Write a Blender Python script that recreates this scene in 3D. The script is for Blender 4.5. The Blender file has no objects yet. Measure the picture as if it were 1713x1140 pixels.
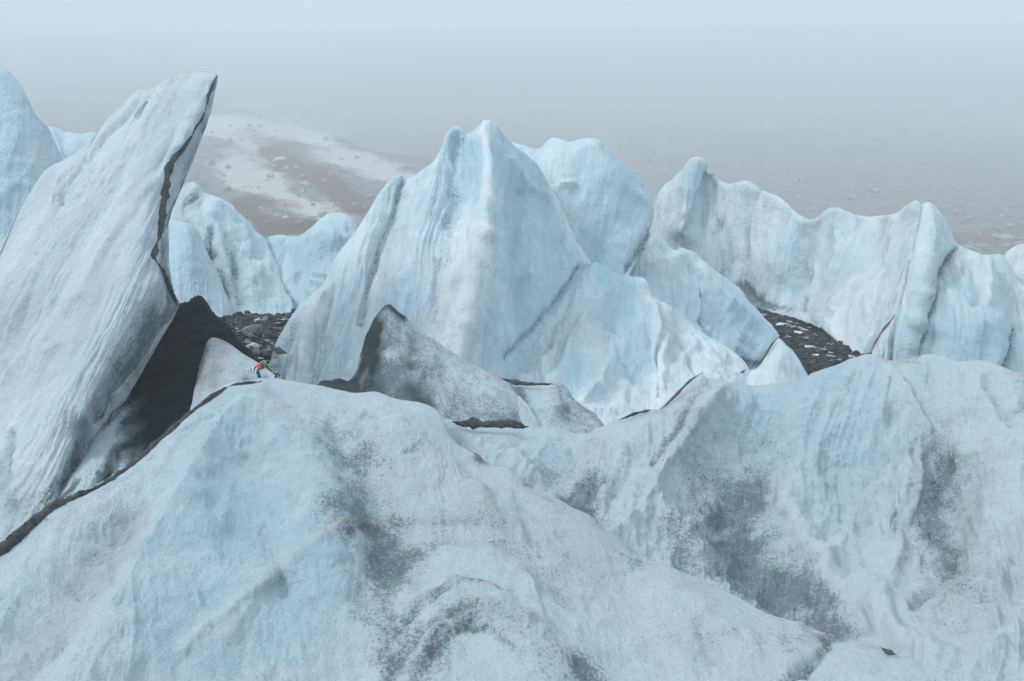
import bpy, math, random
import numpy as np
from mathutils import Vector

# ------------------------------------------------------------------ camera, sky, sun, exposure
S = bpy.context.scene
COL = S.collection
F = 1665.0                      # focal length in photograph pixels (35 mm lens, 36 mm sensor)
CX, CY, HOR = 856.5, 570.0, 400.0
PITCH = math.atan((CY - HOR) / F)
cam_d = bpy.data.cameras.new('camera'); cam_d.lens = F / 1713 * 36; cam_d.sensor_width = 36
cam_d.clip_start = 0.1; cam_d.clip_end = 5000
cam = bpy.data.objects.new('camera', cam_d); COL.objects.link(cam)
cam.location = (0, 0, 0); cam.rotation_euler = (math.pi / 2 - PITCH, 0, 0)
S.camera = cam

SUN_EL, SUN_AZ = math.radians(42), math.radians(-105)     # azimuth from +Y (view direction) clockwise
w = bpy.data.worlds.new('World'); S.world = w; w.use_nodes = True
nt = w.node_tree; N = nt.nodes; L = nt.links
bg = N['Background']; bg.inputs['Strength'].default_value = 0.1
sky = N.new('ShaderNodeTexSky'); sky.sky_type = 'NISHITA'; sky.sun_disc = False
sky.sun_elevation = SUN_EL; sky.sun_rotation = SUN_AZ; sky.dust_density = 4
tc = N.new('ShaderNodeTexCoord'); sx = N.new('ShaderNodeSeparateXYZ'); L.new(tc.outputs['Generated'], sx.inputs[0])
nz = N.new('ShaderNodeTexNoise'); nz.inputs['Scale'].default_value = 1.6; nz.inputs['Detail'].default_value = 3
L.new(tc.outputs['Generated'], nz.inputs['Vector'])
ad = N.new('ShaderNodeMath'); ad.operation = 'MULTIPLY_ADD'
L.new(nz.outputs['Fac'], ad.inputs[0]); ad.inputs[1].default_value = 0.22; L.new(sx.outputs['Z'], ad.inputs[2])
rp = N.new('ShaderNodeValToRGB'); cr = rp.color_ramp
cr.elements[0].position = 0.08; cr.elements[0].color = (0.48, 0.635, 0.73, 1)
cr.elements[1].position = 0.42; cr.elements[1].color = (0.585, 0.76, 0.87, 1)
e = cr.elements.new(1.0); e.color = (0.88, 1.06, 1.22, 1)
L.new(ad.outputs[0], rp.inputs[0])
sc10 = N.new('ShaderNodeVectorMath'); sc10.operation = 'SCALE'; sc10.inputs['Scale'].default_value = 11.5
L.new(rp.outputs[0], sc10.inputs[0])
mx = N.new('ShaderNodeMix'); mx.data_type = 'RGBA'; mx.inputs[0].default_value = 0.9
L.new(sky.outputs[0], mx.inputs[6]); L.new(sc10.outputs[0], mx.inputs[7]); L.new(mx.outputs[2], bg.inputs[0])

sd = bpy.data.lights.new('sun', 'SUN'); sd.energy = 2.3; sd.angle = math.radians(20); sd.color = (1, 0.99, 0.96)
so = bpy.data.objects.new('sun', sd); COL.objects.link(so)
_d = Vector((math.sin(SUN_AZ) * math.cos(SUN_EL), math.cos(SUN_AZ) * math.cos(SUN_EL), math.sin(SUN_EL)))
so.rotation_euler = _d.to_track_quat('Z', 'Y').to_euler()

S.view_settings.view_transform = 'Standard'; S.view_settings.look = 'None'
S.view_settings.exposure = 0.29; S.view_settings.gamma = 1.0
S.cycles.use_denoising = True
S.cycles.max_bounces = 6; S.cycles.diffuse_bounces = 4; S.cycles.volume_bounces = 3; S.cycles.glossy_bounces = 2

# ------------------------------------------------------------------ maths helpers
rng = np.random.RandomState(7); random.seed(7)
cp, sp = math.cos(PITCH), math.sin(PITCH)
def unproj(px, py, d):
    """photograph pixel and distance along the view axis -> world point"""
    a = (np.asarray(px, float) - CX) / F; b = -(np.asarray(py, float) - CY) / F
    d = np.asarray(d, float)
    return np.stack([a * d, (cp + sp * b) * d, (-sp + cp * b) * d], -1)
def proj(P):
    dd = P[..., 1] * cp - P[..., 2] * sp
    b = (P[..., 1] * sp + P[..., 2] * cp) / dd
    return CX + F * P[..., 0] / dd, CY - F * b, dd
perm = rng.permutation(256); perm = np.concatenate([perm, perm, perm])
G = rng.randn(256, 3); G /= np.linalg.norm(G, axis=1)[:, None]
def pn(P):
    P = np.asarray(P, float); I = np.floor(P).astype(int); f = P - I; I &= 255
    u = f * f * f * (f * (f * 6 - 15) + 10); out = 0
    for i in (0, 1):
        for j in (0, 1):
            for k in (0, 1):
                h = perm[perm[perm[(I[..., 0] + i) & 255] + ((I[..., 1] + j) & 255)] + ((I[..., 2] + k) & 255)]
                g = G[h]; d = ((f - np.array([i, j, k])) * g).sum(-1)
                out = out + d * (u[..., 0] if i else 1 - u[..., 0]) * (u[..., 1] if j else 1 - u[..., 1]) * (u[..., 2] if k else 1 - u[..., 2])
    return out * 1.6
def fbm(P, o=4, ridged=False):
    a, s, r = 1.0, 0, 0
    for i in range(o):
        n = pn(P * 2 ** i + 17.3 * i)
        if ridged: n = 0.5 - np.abs(n) * 1.6
        r = r + a * n; s += a; a *= 0.5
    return r / s
def sst(a, b, x):
    t = np.clip((x - a) / (b - a), 0, 1); return t * t * (3 - 2 * t)
def spline(pts, tq):
    """Catmull-Rom through pts (n,k) at float indices tq"""
    P = np.asarray(pts, float); n = len(P)
    Q = np.vstack([2 * P[0] - P[1], P, 2 * P[-1] - P[-2]])
    i = np.clip(np.floor(tq).astype(int), 0, n - 2); t = (tq - i)[:, None]
    a, b, c, d = Q[i], Q[i + 1], Q[i + 2], Q[i + 3]
    return 0.5 * (2 * b + (c - a) * t + (2 * a - 5 * b + 4 * c - d) * t * t + (3 * b - 3 * c + d - a) * t ** 3)
def seg_dist(X, Y, poly):
    best = np.full(X.shape, 1e9)
    for (x0, y0), (x1, y1) in zip(poly[:-1], poly[1:]):
        dx, dy = x1 - x0, y1 - y0; l2 = dx * dx + dy * dy + 1e-9
        t = np.clip(((X - x0) * dx + (Y - y0) * dy) / l2, 0, 1)
        best = np.minimum(best, (X - x0 - t * dx) ** 2 + (Y - y0 - t * dy) ** 2)
    return np.sqrt(best)
def densify(lines, step=28):
    out = []
    for ln in lines:
        for a, b in zip(ln[:-1], ln[1:]):
            n = max(1, int(math.hypot(b[0] - a[0], b[1] - a[1]) / step))
            for k in range(n): out.append([a[q] + (b[q] - a[q]) * k / n for q in range(3)])
        out.append(list(ln[-1]))
    A = np.array(out, float); keep = []
    for i in range(len(A)):
        if all((A[i, 0] - A[j, 0]) ** 2 + (A[i, 1] - A[j, 1]) ** 2 > 36 for j in keep): keep.append(i)
    return A[keep]
class RBF:
    def __init__(s, A, c=22.0, lam=3.0):
        s.P = A[:, :2] / 100; s.c = c / 100; n = len(A)
        K = np.sqrt(((s.P[:, None] - s.P[None]) ** 2).sum(-1) + s.c ** 2) - np.eye(n) * lam / 100
        T = np.hstack([np.ones((n, 1)), s.P]); M = np.zeros((n + 3, n + 3))
        M[:n, :n] = K; M[:n, n:] = T; M[n:, :n] = T.T
        s.w = np.linalg.lstsq(M, np.concatenate([A[:, 2], np.zeros(3)]), rcond=None)[0]
    def __call__(s, X, Y):
        q = np.stack([X, Y], -1).reshape(-1, 2) / 100; out = np.empty(len(q)); n = len(s.P)
        for k in range(0, len(q), 20000):
            b = q[k:k + 20000]; K = np.sqrt(((b[:, None] - s.P[None]) ** 2).sum(-1) + s.c ** 2)
            out[k:k + 20000] = K @ s.w[:n] + s.w[n] + b @ s.w[n + 1:]
        return out.reshape(X.shape)

# ------------------------------------------------------------------ materials
def new_mat(name):
    m = bpy.data.materials.new(name); m.use_nodes = True
    return m, m.node_tree.nodes, m.node_tree.links, m.node_tree.nodes['Principled BSDF']
def mth(N, L, op, a, b=None, c=None, clamp=False):
    n = N.new('ShaderNodeMath'); n.operation = op; n.use_clamp = clamp
    for i, v in enumerate((a, b, c)):
        if v is None: continue
        if isinstance(v, (int, float)): n.inputs[i].default_value = v
        else: L.new(v, n.inputs[i])
    return n.outputs[0]
def noise(N, L, vec, scale, detail=4, rough=0.55, dist=0.0):
    n = N.new('ShaderNodeTexNoise'); n.inputs['Scale'].default_value = scale; n.inputs['Detail'].default_value = detail
    n.inputs['Roughness'].default_value = rough; n.inputs['Distortion'].default_value = dist
    L.new(vec, n.inputs['Vector']); return n.outputs['Fac']
def mixc(N, L, f, a, b):
    n = N.new('ShaderNodeMix'); n.data_type = 'RGBA'; n.clamp_factor = True
    if isinstance(f, (int, float)): n.inputs[0].default_value = f
    else: L.new(f, n.inputs[0])
    for i, v in ((6, a), (7, b)):
        if isinstance(v, tuple): n.inputs[i].default_value = v + (1,)
        else: L.new(v, n.inputs[i])
    return n.outputs[2]
def rng_map(N, L, v, a, b, c=0.0, d=1.0):
    n = N.new('ShaderNodeMapRange'); n.interpolation_type = 'SMOOTHSTEP'
    L.new(v, n.inputs[0])
    for i, q in enumerate((a, b, c, d)): n.inputs[i + 1].default_value = q
    return n.outputs[0]
def ice_material(name, crust=(0.69, 0.755, 0.80), blue=(0.40, 0.60, 0.715), detail=1.0, speck=0.5, bump=1.0, streak=1.0):
    m, N, L, P = new_mat(name)
    geo = N.new('ShaderNodeTexCoord').outputs['Object']
    uv = N.new('ShaderNodeUVMap'); uv.uv_map = 'flow'
    mp = N.new('ShaderNodeMapping'); mp.inputs['Scale'].default_value = (1, 0.12, 1); L.new(uv.outputs[0], mp.inputs[0]); flow = mp.outputs[0]
    at = N.new('ShaderNodeAttribute'); at.attribute_name = 'stain_shade'; sep = N.new('ShaderNodeSeparateColor'); L.new(at.outputs['Color'], sep.inputs[0])
    dirt, brown, bl = sep.outputs
    big = noise(N, L, geo, 0.35 * detail, 4, 0.5, 0.3)
    st = noise(N, L, flow, 1.6 * detail, 5, 0.6)
    med = noise(N, L, geo, 2.6 * detail, 6, 0.62)
    st2 = noise(N, L, flow, 7 * detail, 4, 0.6)
    fine = noise(N, L, geo, 14 * detail, 6, 0.7)
    tiny = noise(N, L, geo, 36 * detail, 3, 0.8)
    # clear blue ice against white weathered crust
    f1 = mth(N, L, 'ADD', mth(N, L, 'MULTIPLY', big, 0.7), mth(N, L, 'MULTIPLY', st, 0.55 * streak))
    f1 = mth(N, L, 'ADD', f1, mth(N, L, 'MULTIPLY', med, 0.5))
    f1 = mth(N, L, 'ADD', f1, mth(N, L, 'MULTIPLY', bl, 1.0))
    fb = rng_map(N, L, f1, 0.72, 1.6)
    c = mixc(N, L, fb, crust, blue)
    # faint grey rock flour, streaked down the slope
    g = mth(N, L, 'ADD', mth(N, L, 'MULTIPLY_ADD', st, 0.75 * streak, 0.375 * (1 - streak)), mth(N, L, 'MULTIPLY', fine, 0.6))
    c = mixc(N, L, rng_map(N, L, g, 0.54, 0.84, 0, 0.42 * speck * 2), c, (0.30, 0.335, 0.36))
    c = mixc(N, L, rng_map(N, L, st2, 0.52, 0.70, 0, 0.30 * streak), c, (0.42, 0.46, 0.49))
    c = mixc(N, L, rng_map(N, L, brown, 0.0, 1.0, 0, 0.85), c, mixc(N, L, fine, (0.33, 0.315, 0.305), (0.47, 0.45, 0.445)))
    # dirt proper, plus shade painted at a notch and an undercut: grainy threshold so that it breaks up into specks
    k = mth(N, L, 'ADD', mth(N, L, 'MULTIPLY', fine, 2.8), mth(N, L, 'MULTIPLY', tiny, 1.8))
    k = mth(N, L, 'ADD', k, mth(N, L, 'MULTIPLY', med, 0.9))
    k = mth(N, L, 'ADD', k, mth(N, L, 'MULTIPLY', st2, 0.5))
    k = mth(N, L, 'ADD', k, mth(N, L, 'MULTIPLY', dirt, 1.75))
    dm = rng_map(N, L, k, 3.26, 3.98)
    dcol = mixc(N, L, rng_map(N, L, dirt, 0.45, 1.0), (0.145, 0.185, 0.20), (0.007, 0.012, 0.013))
    dcol = mixc(N, L, rng_map(N, L, brown, 0.1, 0.8), dcol, mixc(N, L, tiny, (0.085, 0.072, 0.065), (0.16, 0.145, 0.135)))
    c = mixc(N, L, dm, c, dcol)
    sp_ = rng_map(N, L, tiny, 0.70, 0.78, 0, 0.35 * speck)
    c = mixc(N, L, sp_, c, (0.16, 0.16, 0.16))
    grn = rng_map(N, L, mth(N, L, 'ADD', mth(N, L, 'MULTIPLY', fine, 0.6), mth(N, L, 'MULTIPLY', tiny, 0.4)), 0.40, 0.60, 0.80 if speck > 0.6 else 0.90, 1.15 if speck > 0.6 else 1.08)
    vm = N.new('ShaderNodeVectorMath'); vm.operation = 'SCALE'; L.new(c, vm.inputs[0]); L.new(grn, vm.inputs['Scale']); c = vm.outputs[0]
    L.new(c, P.inputs['Base Color']); P.inputs['Roughness'].default_value = 0.58
    P.inputs['Subsurface Weight'].default_value = 0.35; P.inputs['Subsurface Radius'].default_value = (0.35, 0.75, 1.0); P.inputs['Subsurface Scale'].default_value = 0.06 / detail
    L.new(rng_map(N, L, dirt, 0.2, 0.9, 0.3, 0.05), P.inputs['Specular IOR Level'])
    bh = mth(N, L, 'ADD', mth(N, L, 'MULTIPLY', med, 1.0), mth(N, L, 'MULTIPLY', fine, 0.5))
    bh = mth(N, L, 'ADD', bh, mth(N, L, 'MULTIPLY', tiny, 0.08))
    bh = mth(N, L, 'ADD', bh, mth(N, L, 'MULTIPLY', st, 0.5 * streak))
    bh = mth(N, L, 'ADD', bh, mth(N, L, 'MULTIPLY', st2, 0.35 * streak))
    bp = N.new('ShaderNodeBump'); bp.inputs['Strength'].default_value = 0.7; bp.inputs['Distance'].default_value = 0.16 * bump / detail
    L.new(bh, bp.inputs['Height']); L.new(bp.outputs[0], P.inputs['Normal'])
    return m
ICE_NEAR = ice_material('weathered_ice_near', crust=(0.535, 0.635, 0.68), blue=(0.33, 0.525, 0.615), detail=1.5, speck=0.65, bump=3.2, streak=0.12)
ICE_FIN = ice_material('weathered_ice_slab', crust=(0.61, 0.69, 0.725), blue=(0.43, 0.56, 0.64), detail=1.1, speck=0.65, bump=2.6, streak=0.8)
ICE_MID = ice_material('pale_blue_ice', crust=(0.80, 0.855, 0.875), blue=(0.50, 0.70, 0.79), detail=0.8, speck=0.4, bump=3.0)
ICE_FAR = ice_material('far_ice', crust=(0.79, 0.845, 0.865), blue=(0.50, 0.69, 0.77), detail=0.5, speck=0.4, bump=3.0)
def debris_material(name, a, b, scale=9.0, bump=0.05):
    m, N, L, P = new_mat(name); geo = N.new('ShaderNodeTexCoord').outputs['Object']
    n1 = noise(N, L, geo, scale, 8, 0.7); n2 = noise(N, L, geo, scale * 0.15, 3)
    c = mixc(N, L, rng_map(N, L, n1, 0.35, 0.7), a, b)
    c = mixc(N, L, rng_map(N, L, n2, 0.3, 0.8, 0, 0.4), c, tuple(q * 1.7 for q in b))
    L.new(c, P.inputs['Base Color']); P.inputs['Roughness'].default_value = 0.9; P.inputs['Specular IOR Level'].default_value = 0.15
    bp = N.new('ShaderNodeBump'); bp.inputs['Strength'].default_value = 0.9; bp.inputs['Distance'].default_value = bump
    L.new(n1, bp.inputs['Height']); L.new(bp.outputs[0], P.inputs['Normal']); return m
SEAM = debris_material('dirt_seam', (0.018, 0.019, 0.02), (0.095, 0.092, 0.09), 14, 0.04)
SEAM_BR = debris_material('brown_dirt_seam', (0.06, 0.045, 0.04), (0.17, 0.14, 0.13), 14, 0.04)
BLACK = debris_material('black_grit', (0.010, 0.012, 0.014), (0.032, 0.036, 0.040), 10, 0.08)
GRAVEL = debris_material('dark_gravel', (0.010, 0.012, 0.013), (0.045, 0.047, 0.049), 6, 0.12)
def rock_mat(name, base, var=0.5):
    m, N, L, P = new_mat(name); tc = N.new('ShaderNodeTexCoord').outputs['Object']
    oi = N.new('ShaderNodeObjectInfo').outputs['Random']
    n1 = noise(N, L, tc, 5, 6, 0.65); f = mth(N, L, 'ADD', mth(N, L, 'MULTIPLY', n1, 0.8), mth(N, L, 'MULTIPLY', oi, 0.5))
    c = mixc(N, L, rng_map(N, L, f, 0.35, 0.95), tuple(q * (1 - var) for q in base), tuple(q * (1 + var) for q in base))
    L.new(c, P.inputs['Base Color']); P.inputs['Roughness'].default_value = 0.8; P.inputs['Specular IOR Level'].default_value = 0.3
    bp = N.new('ShaderNodeBump'); bp.inputs['Strength'].default_value = 0.6; bp.inputs['Distance'].default_value = 0.04
    L.new(n1, bp.inputs['Height']); L.new(bp.outputs[0], P.inputs['Normal']); return m
ROCK_D = rock_mat('dark_slate', (0.035, 0.038, 0.040), .7); ROCK_G = rock_mat('grey_rock', (0.15, 0.155, 0.155), 0.35)
ROCK_T = rock_mat('tan_rock', (0.38, 0.31, 0.24), 0.3); ROCK_L = rock_mat('pale_rock', (0.36, 0.345, 0.335), 0.3)
SNOWY = rock_mat('dirty_snow_lump', (0.55, 0.60, 0.64), 0.25)

# ------------------------------------------------------------------ object helpers
def tag(o, label=None, cat=None, group=None, kind=None):
    kind = kind or 'thing'
    for k, v in (('label', label), ('category', cat), ('group', group), ('kind', kind)):
        if v: o[k] = v
    return o
def mesh_obj(name, V, faces, mat, parent=None, smooth=True, stain_shade=None, uv=None):
    me = bpy.data.meshes.new(name)
    V = np.asarray(V, float)
    if isinstance(faces, np.ndarray):
        me.vertices.add(len(V)); me.vertices.foreach_set('co', V.astype(np.float32).ravel())
        nf, k = faces.shape; me.loops.add(nf * k); me.loops.foreach_set('vertex_index', faces.astype(np.int32).ravel())
        me.polygons.add(nf); me.polygons.foreach_set('loop_start', np.arange(0, nf * k, k, dtype=np.int32))
        me.polygons.foreach_set('loop_total', np.full(nf, k, dtype=np.int32))
        me.update(calc_edges=True)
    else:
        me.from_pydata([tuple(v) for v in V], [], faces)
    if smooth: me.polygons.foreach_set('use_smooth', np.ones(len(me.polygons), bool))
    if stain_shade is not None:
        a = me.color_attributes.new('stain_shade', 'FLOAT_COLOR', 'POINT')
        a.data.foreach_set('color', np.hstack([stain_shade, np.ones((len(V), 1))]).astype(np.float32).ravel())
    if uv is not None:
        u = me.uv_layers.new(name='flow'); li = np.empty(len(me.loops), np.int32); me.loops.foreach_get('vertex_index', li)
        u.data.foreach_set('uv', uv[li].astype(np.float32).ravel())
    me.materials.append(mat); me.update()
    o = bpy.data.objects.new(name, me); COL.objects.link(o)
    if parent: o.parent = parent
    return o
SURF = {}
GRID = {}
def serac(name, crest, base, depth, mat, strokes=(), step=3.0, thick=3.0, rim=0.35, warp=5.0,
          rough=((1.2, 0.10), (0.35, 0.035)), flute=(0.9, 0.10), cup=0.0, dirt0=0.0, blue0=0.0, brown0=0.0, parent=None, seed=0, c=22.0, jag=0.0, keyname=None, facet=None, ext=None):
    """closed ice body: a front face ruled from the crest line down to the base line, with its own distances,
    and a back face 'thick' metres behind it. crest: [(x,y)], base: [(x,y,crest index)], depth: lines of (x,y,distance)"""
    if ext:   # carry the body on past the picture's edge: (left dx, dy, right dx, dy)
        crest, base, depth = list(crest), list(base), list(depth); xl, yl, xr, yr = ext
        if xl:
            c0, b0_ = crest[0], base[0]; d0 = min((p for l_ in depth for p in l_), key=lambda p: abs(p[0] - c0[0]) + abs(p[1] - c0[1])); d1 = min((p for l_ in depth for p in l_), key=lambda p: abs(p[0] - b0_[0]) + abs(p[1] - b0_[1]))
            crest.insert(0, (c0[0] + xl, c0[1] + yl)); base = [(b0_[0] + xl, b0_[1] + yl * .3, 0)] + [(q[0], q[1], q[2] + 1) for q in base]
            depth.append([(c0[0] + xl, c0[1] + yl, d0[2]), (b0_[0] + xl, b0_[1], d1[2])])
        if xr:
            c0, b0_ = crest[-1], base[-1]; d0 = min((p for l_ in depth for p in l_), key=lambda p: abs(p[0] - c0[0]) + abs(p[1] - c0[1])); d1 = min((p for l_ in depth for p in l_), key=lambda p: abs(p[0] - b0_[0]) + abs(p[1] - b0_[1]))
            crest.append((c0[0] + xr, c0[1] + yr)); base.append((b0_[0] + xr, b0_[1] + yr * .3, len(crest) - 1))
            depth.append([(c0[0] + xr, c0[1] + yr, d0[2]), (b0_[0] + xr, b0_[1], d1[2])])
    cr_ = np.array(crest, float); seg = np.hypot(*np.diff(cr_, axis=0).T); cum = np.concatenate([[0], np.cumsum(seg)])
    nu = max(8, int(cum[-1] / step)); tq = np.interp(np.linspace(0, cum[-1], nu), cum, np.arange(len(cr_)))
    C2 = spline(cr_, tq)
    b_ = np.array(base, float); B2 = np.stack([np.interp(tq, b_[:, 2], b_[:, 0]), np.interp(tq, b_[:, 2], b_[:, 1])], -1)
    for k in range(3):   # soften the base line so columns fan out evenly
        B2[1:-1] = (B2[:-2] + B2[1:-1] * 2 + B2[2:]) / 4
    ln = np.median(np.hypot(*(B2 - C2).T)); nv = max(8, int(ln / step))
    v = np.linspace(0, 1, nv) ** 1.25
    X = C2[:, None, 0] + (B2 - C2)[:, None, 0] * v[None]; Y = C2[:, None, 1] + (B2 - C2)[:, None, 1] * v[None]
    A = densify(depth); r = RBF(A, 14.0 if mat is ICE_NEAR else 8.0); D = r(X, Y)
    if keyname: SURF[keyname] = r
    dm = np.median(D)
    # rounding towards the crest (the face curves away into the top)
    cd = seg_dist(X, Y, C2[::3].tolist() + [C2[-1].tolist()]) * D / F
    s_ = np.clip(cd / rim, 0, 1); D = D + rim * (1 - np.sqrt(np.clip(1 - (1 - s_) ** 2, 0, 1)))
    P = unproj(X, Y, D)
    # metres along and down the face, for streaks that follow the fall line
    um = np.cumsum(np.concatenate([[0], np.hypot(*np.diff((C2 + B2) / 2, axis=0).T)])) * dm / F
    UM = np.repeat(um[:, None], nv, 1)
    dv = np.linalg.norm(np.diff(P, axis=1), axis=2); VM = np.concatenate([np.zeros((nu, 1)), np.cumsum(dv, 1)], 1)
    VM = VM * 0.5 + (Y - Y.min()) * dm / F * 0.5
    def normals(P):
        du = np.gradient(P, axis=0); dv = np.gradient(P, axis=1); n = np.cross(du, dv)
        n /= np.linalg.norm(n, axis=2)[..., None] + 1e-9
        n *= np.sign(-(n * P).sum(-1))[..., None]; return n
    Nn = normals(P)
    h = 0; sd_ = 31.7 * (seed + 1)
    for wl, am in rough: h = h + am * fbm(P / wl + sd_, 4)
    if flute:
        wl, am = flute
        q = np.stack([UM / wl, VM / wl * 0.09, UM * 0 + sd_], -1); q[..., 0] += 0.5 * pn(P / (wl * 4) + sd_)
        h = h + am * (0.55 * fbm(q, 3) + 0.85 * fbm(q * 1.7 + 4.4, 4, True))
    if cup:
        m_ = 0.3 + 0.9 * sst(-0.25, 0.3, fbm(P / 2.0 + sd_ + 5, 3)); q = np.stack([UM, VM * 0.45, UM * 0 + sd_], -1) + 0.15 * fbm(P / 0.6, 2)[..., None]
        h = h + cup * m_ * (0.9 * fbm(q / 0.42, 3, True) + 0.5 * fbm(q / 0.16, 2, True) + 0.5 * fbm(P / 0.3 + sd_, 3))
    if facet: h = h + facet[1] * (0.45 - np.abs(fbm(np.stack([UM / facet[0] + VM / facet[0] * 0.35, VM / facet[0] * 0.42, UM * 0 + sd_ + 2.2], -1), 2)) * 2.2)
    stn = np.zeros(X.shape + (3,)); stn[..., 0] = dirt0; stn[..., 1] = brown0; stn[..., 2] = blue0
    ms = 22.0 / dm
    WX = warp * fbm(P * 1.1 * ms + 3.1, 5) * 4; WY = warp * fbm(P * 1.1 * ms + 9.7, 5) * 4
    mott = fbm(np.stack([UM * 1.3, VM * 1.0, UM * 0 + sd_], -1) * ms + 0.6 * fbm(P / 2, 2)[..., None], 5)
    for sk in strokes:
        poly, wpx, rel, dirt_shade, br, bl_ = sk[:6]
        if len(poly) == 1: poly = [poly[0], (poly[0][0] + 0.5, poly[0][1])]
        kk = min(1.0, wpx / 14); dd_ = seg_dist(X + WX * kk, Y + WY * kk, poly) / wpx
        g = np.exp(-dd_ ** 2); h = h + rel * g * (1.7 if mat is ICE_NEAR else 1.2)
        gd = np.exp(-dd_ ** 1.5 * (0.5 if wpx >= 14 else 0.8)) * (np.clip(1.0 + 1.3 * mott, 0.15, 1.9) if wpx > 6.5 else 1)
        stn[..., 0] += dirt_shade * gd; stn[..., 1] += br * g; stn[..., 2] += bl_ * gd
    edge = sst(0, 0.5, cd)
    rim_n = 0.0
    P = P + Nn * (h * (0.25 + 0.75 * edge))[..., None]
    if jag: P[..., 2] += (jag * fbm(P / 0.4 + sd_, 3) * (1 - sst(0, 0.6, cd)))
    # back face
    nb = 8; T = thick * (0.55 + 0.9 * np.clip((Y[:, -1] - Y[:, 0]) / 400, 0, 1))
    V = P.reshape(-1, 3); idx = np.arange(nu * nv).reshape(nu, nv)
    vb = (np.arange(1, nb + 1) / nb)
    jj = np.clip(np.round(np.interp(vb ** 1.0, v, np.arange(nv))).astype(int), 0, nv - 1)
    Bk = []
    for k, j in enumerate(jj):
        p = P[:, j]; dirn = p / np.linalg.norm(p, axis=1)[:, None]
        Bk.append(p + dirn * (T * math.sqrt(vb[k]) * 0.9)[:, None])
    Bk = np.stack(Bk, 1); V = np.vstack([V, Bk.reshape(-1, 3)]); ib = nu * nv + np.arange(nu * nb).reshape(nu, nb)
    ib = np.concatenate([idx[:, :1], ib], 1)
    fr = np.stack([idx[:-1, :-1], idx[:-1, 1:], idx[1:, 1:], idx[1:, :-1]], -1).reshape(-1, 4)
    bk = np.stack([ib[:-1, :-1], ib[1:, :-1], ib[1:, 1:], ib[:-1, 1:]], -1).reshape(-1, 4)
    bt = np.stack([idx[:-1, -1], ib[:-1, -1], ib[1:, -1], idx[1:, -1]], -1).reshape(-1, 4)
    Q = np.vstack([fr, bk, bt])
    st2 = stn.reshape(-1, 3); st2 = np.vstack([st2, np.repeat([[dirt0, brown0, blue0]], nu * nb, 0)])
    uvs = np.stack([UM, VM], -1).reshape(-1, 2); uvb = np.stack([UM[:, jj], VM[:, jj]], -1).reshape(-1, 2)
    o = mesh_obj(name, V, Q, mat, parent, True, np.clip(st2, 0, 1.4 if dirt0 > 1 else (0.85 if dirt0 > 0.15 else 0.52)), np.vstack([uvs, uvb]))
    GRID[o.name] = (P, Nn)
    return o
def seam(name, pts, depth, rad, mat, parent, lift=0.0, seed=3, flat=0.6, jit=0.35):
    """raised strip of dirt along a line: tapered irregular tube. pts (x,y[,radius factor]); depth = surface or numbers"""
    p = np.array([q[:2] for q in pts], float); rf = np.array([q[2] if len(q) > 2 else 1.0 for q in pts])
    seg = np.hypot(*np.diff(p, axis=0).T); cum = np.concatenate([[0], np.cumsum(seg)]); n = max(6, int(cum[-1] / 3))
    tq = np.interp(np.linspace(0, cum[-1], n), cum, np.arange(len(p))); X = spline(p, tq); R = np.interp(tq, np.arange(len(p)), rf); ar = np.linspace(0, cum[-1], n); R = R * (1 + 1.1 * fbm(np.stack([ar / 22, ar * 0 + seed + p[0, 0], ar * 0], -1), 4)).clip(.6, 1.7)
    D = depth(X[:, 0], X[:, 1]) if callable(depth) else np.interp(tq, np.arange(len(p)), depth)
    P = unproj(X[:, 0], X[:, 1], D - lift); T = np.gradient(P, axis=0); T /= np.linalg.norm(T, axis=1)[:, None]
    view = P / np.linalg.norm(P, axis=1)[:, None]; a = np.cross(T, view); a /= np.linalg.norm(a, axis=1)[:, None]; b = np.cross(T, a)
    k = 10; V = []
    for i in range(n):
        e = min(1, math.sqrt(max(0.02, min(i, n - 1 - i) / 6)))
        for j in range(k):
            th = 2 * math.pi * j / k; V.append(P[i] + (a[i] * math.cos(th) + b[i] * math.sin(th) * flat) * rad * R[i] * e)
    V = np.array(V); V = V + (fbm(V / (rad * 3) + seed, 3) * rad * jit)[:, None] * np.array([1, 0.3, 1]) + (fbm(V / (rad * 1.2) + seed + 9, 2) * rad * jit * 0.6)[:, None]
    q = np.arange(n * k).reshape(n, k); q2 = np.roll(q, -1, 1)
    Q = np.stack([q[:-1], q2[:-1], q2[1:], q[1:]], -1).reshape(-1, 4)
    return mesh_obj(name, V, Q, mat, parent)
def rock_mesh(name, sx_, sy_, sz_, seed, n=14, flat=True):
    """angular block: convex hull of jittered points, cut into facets"""
    import bmesh
    r = random.Random(seed); bm = bmesh.new()
    for i in range(n):
        th, z = r.uniform(0, 2 * math.pi), r.uniform(-1, 1); q = (1 - z * z) ** 0.35
        bm.verts.new((math.cos(th) * q * sx_ * r.uniform(.75, 1), math.sin(th) * q * sy_ * r.uniform(.75, 1), z * sz_ * r.uniform(.8, 1)))
    res = bmesh.ops.convex_hull(bm, input=bm.verts)
    bmesh.ops.delete(bm, geom=[g for g in bm.verts if not g.link_faces], context='VERTS')
    bmesh.ops.bevel(bm, geom=list(bm.edges), offset=min(sx_, sy_, sz_) * 0.03, segments=1, affect='EDGES')
    me = bpy.data.meshes.new(name); bm.to_mesh(me); bm.free(); return me

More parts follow.
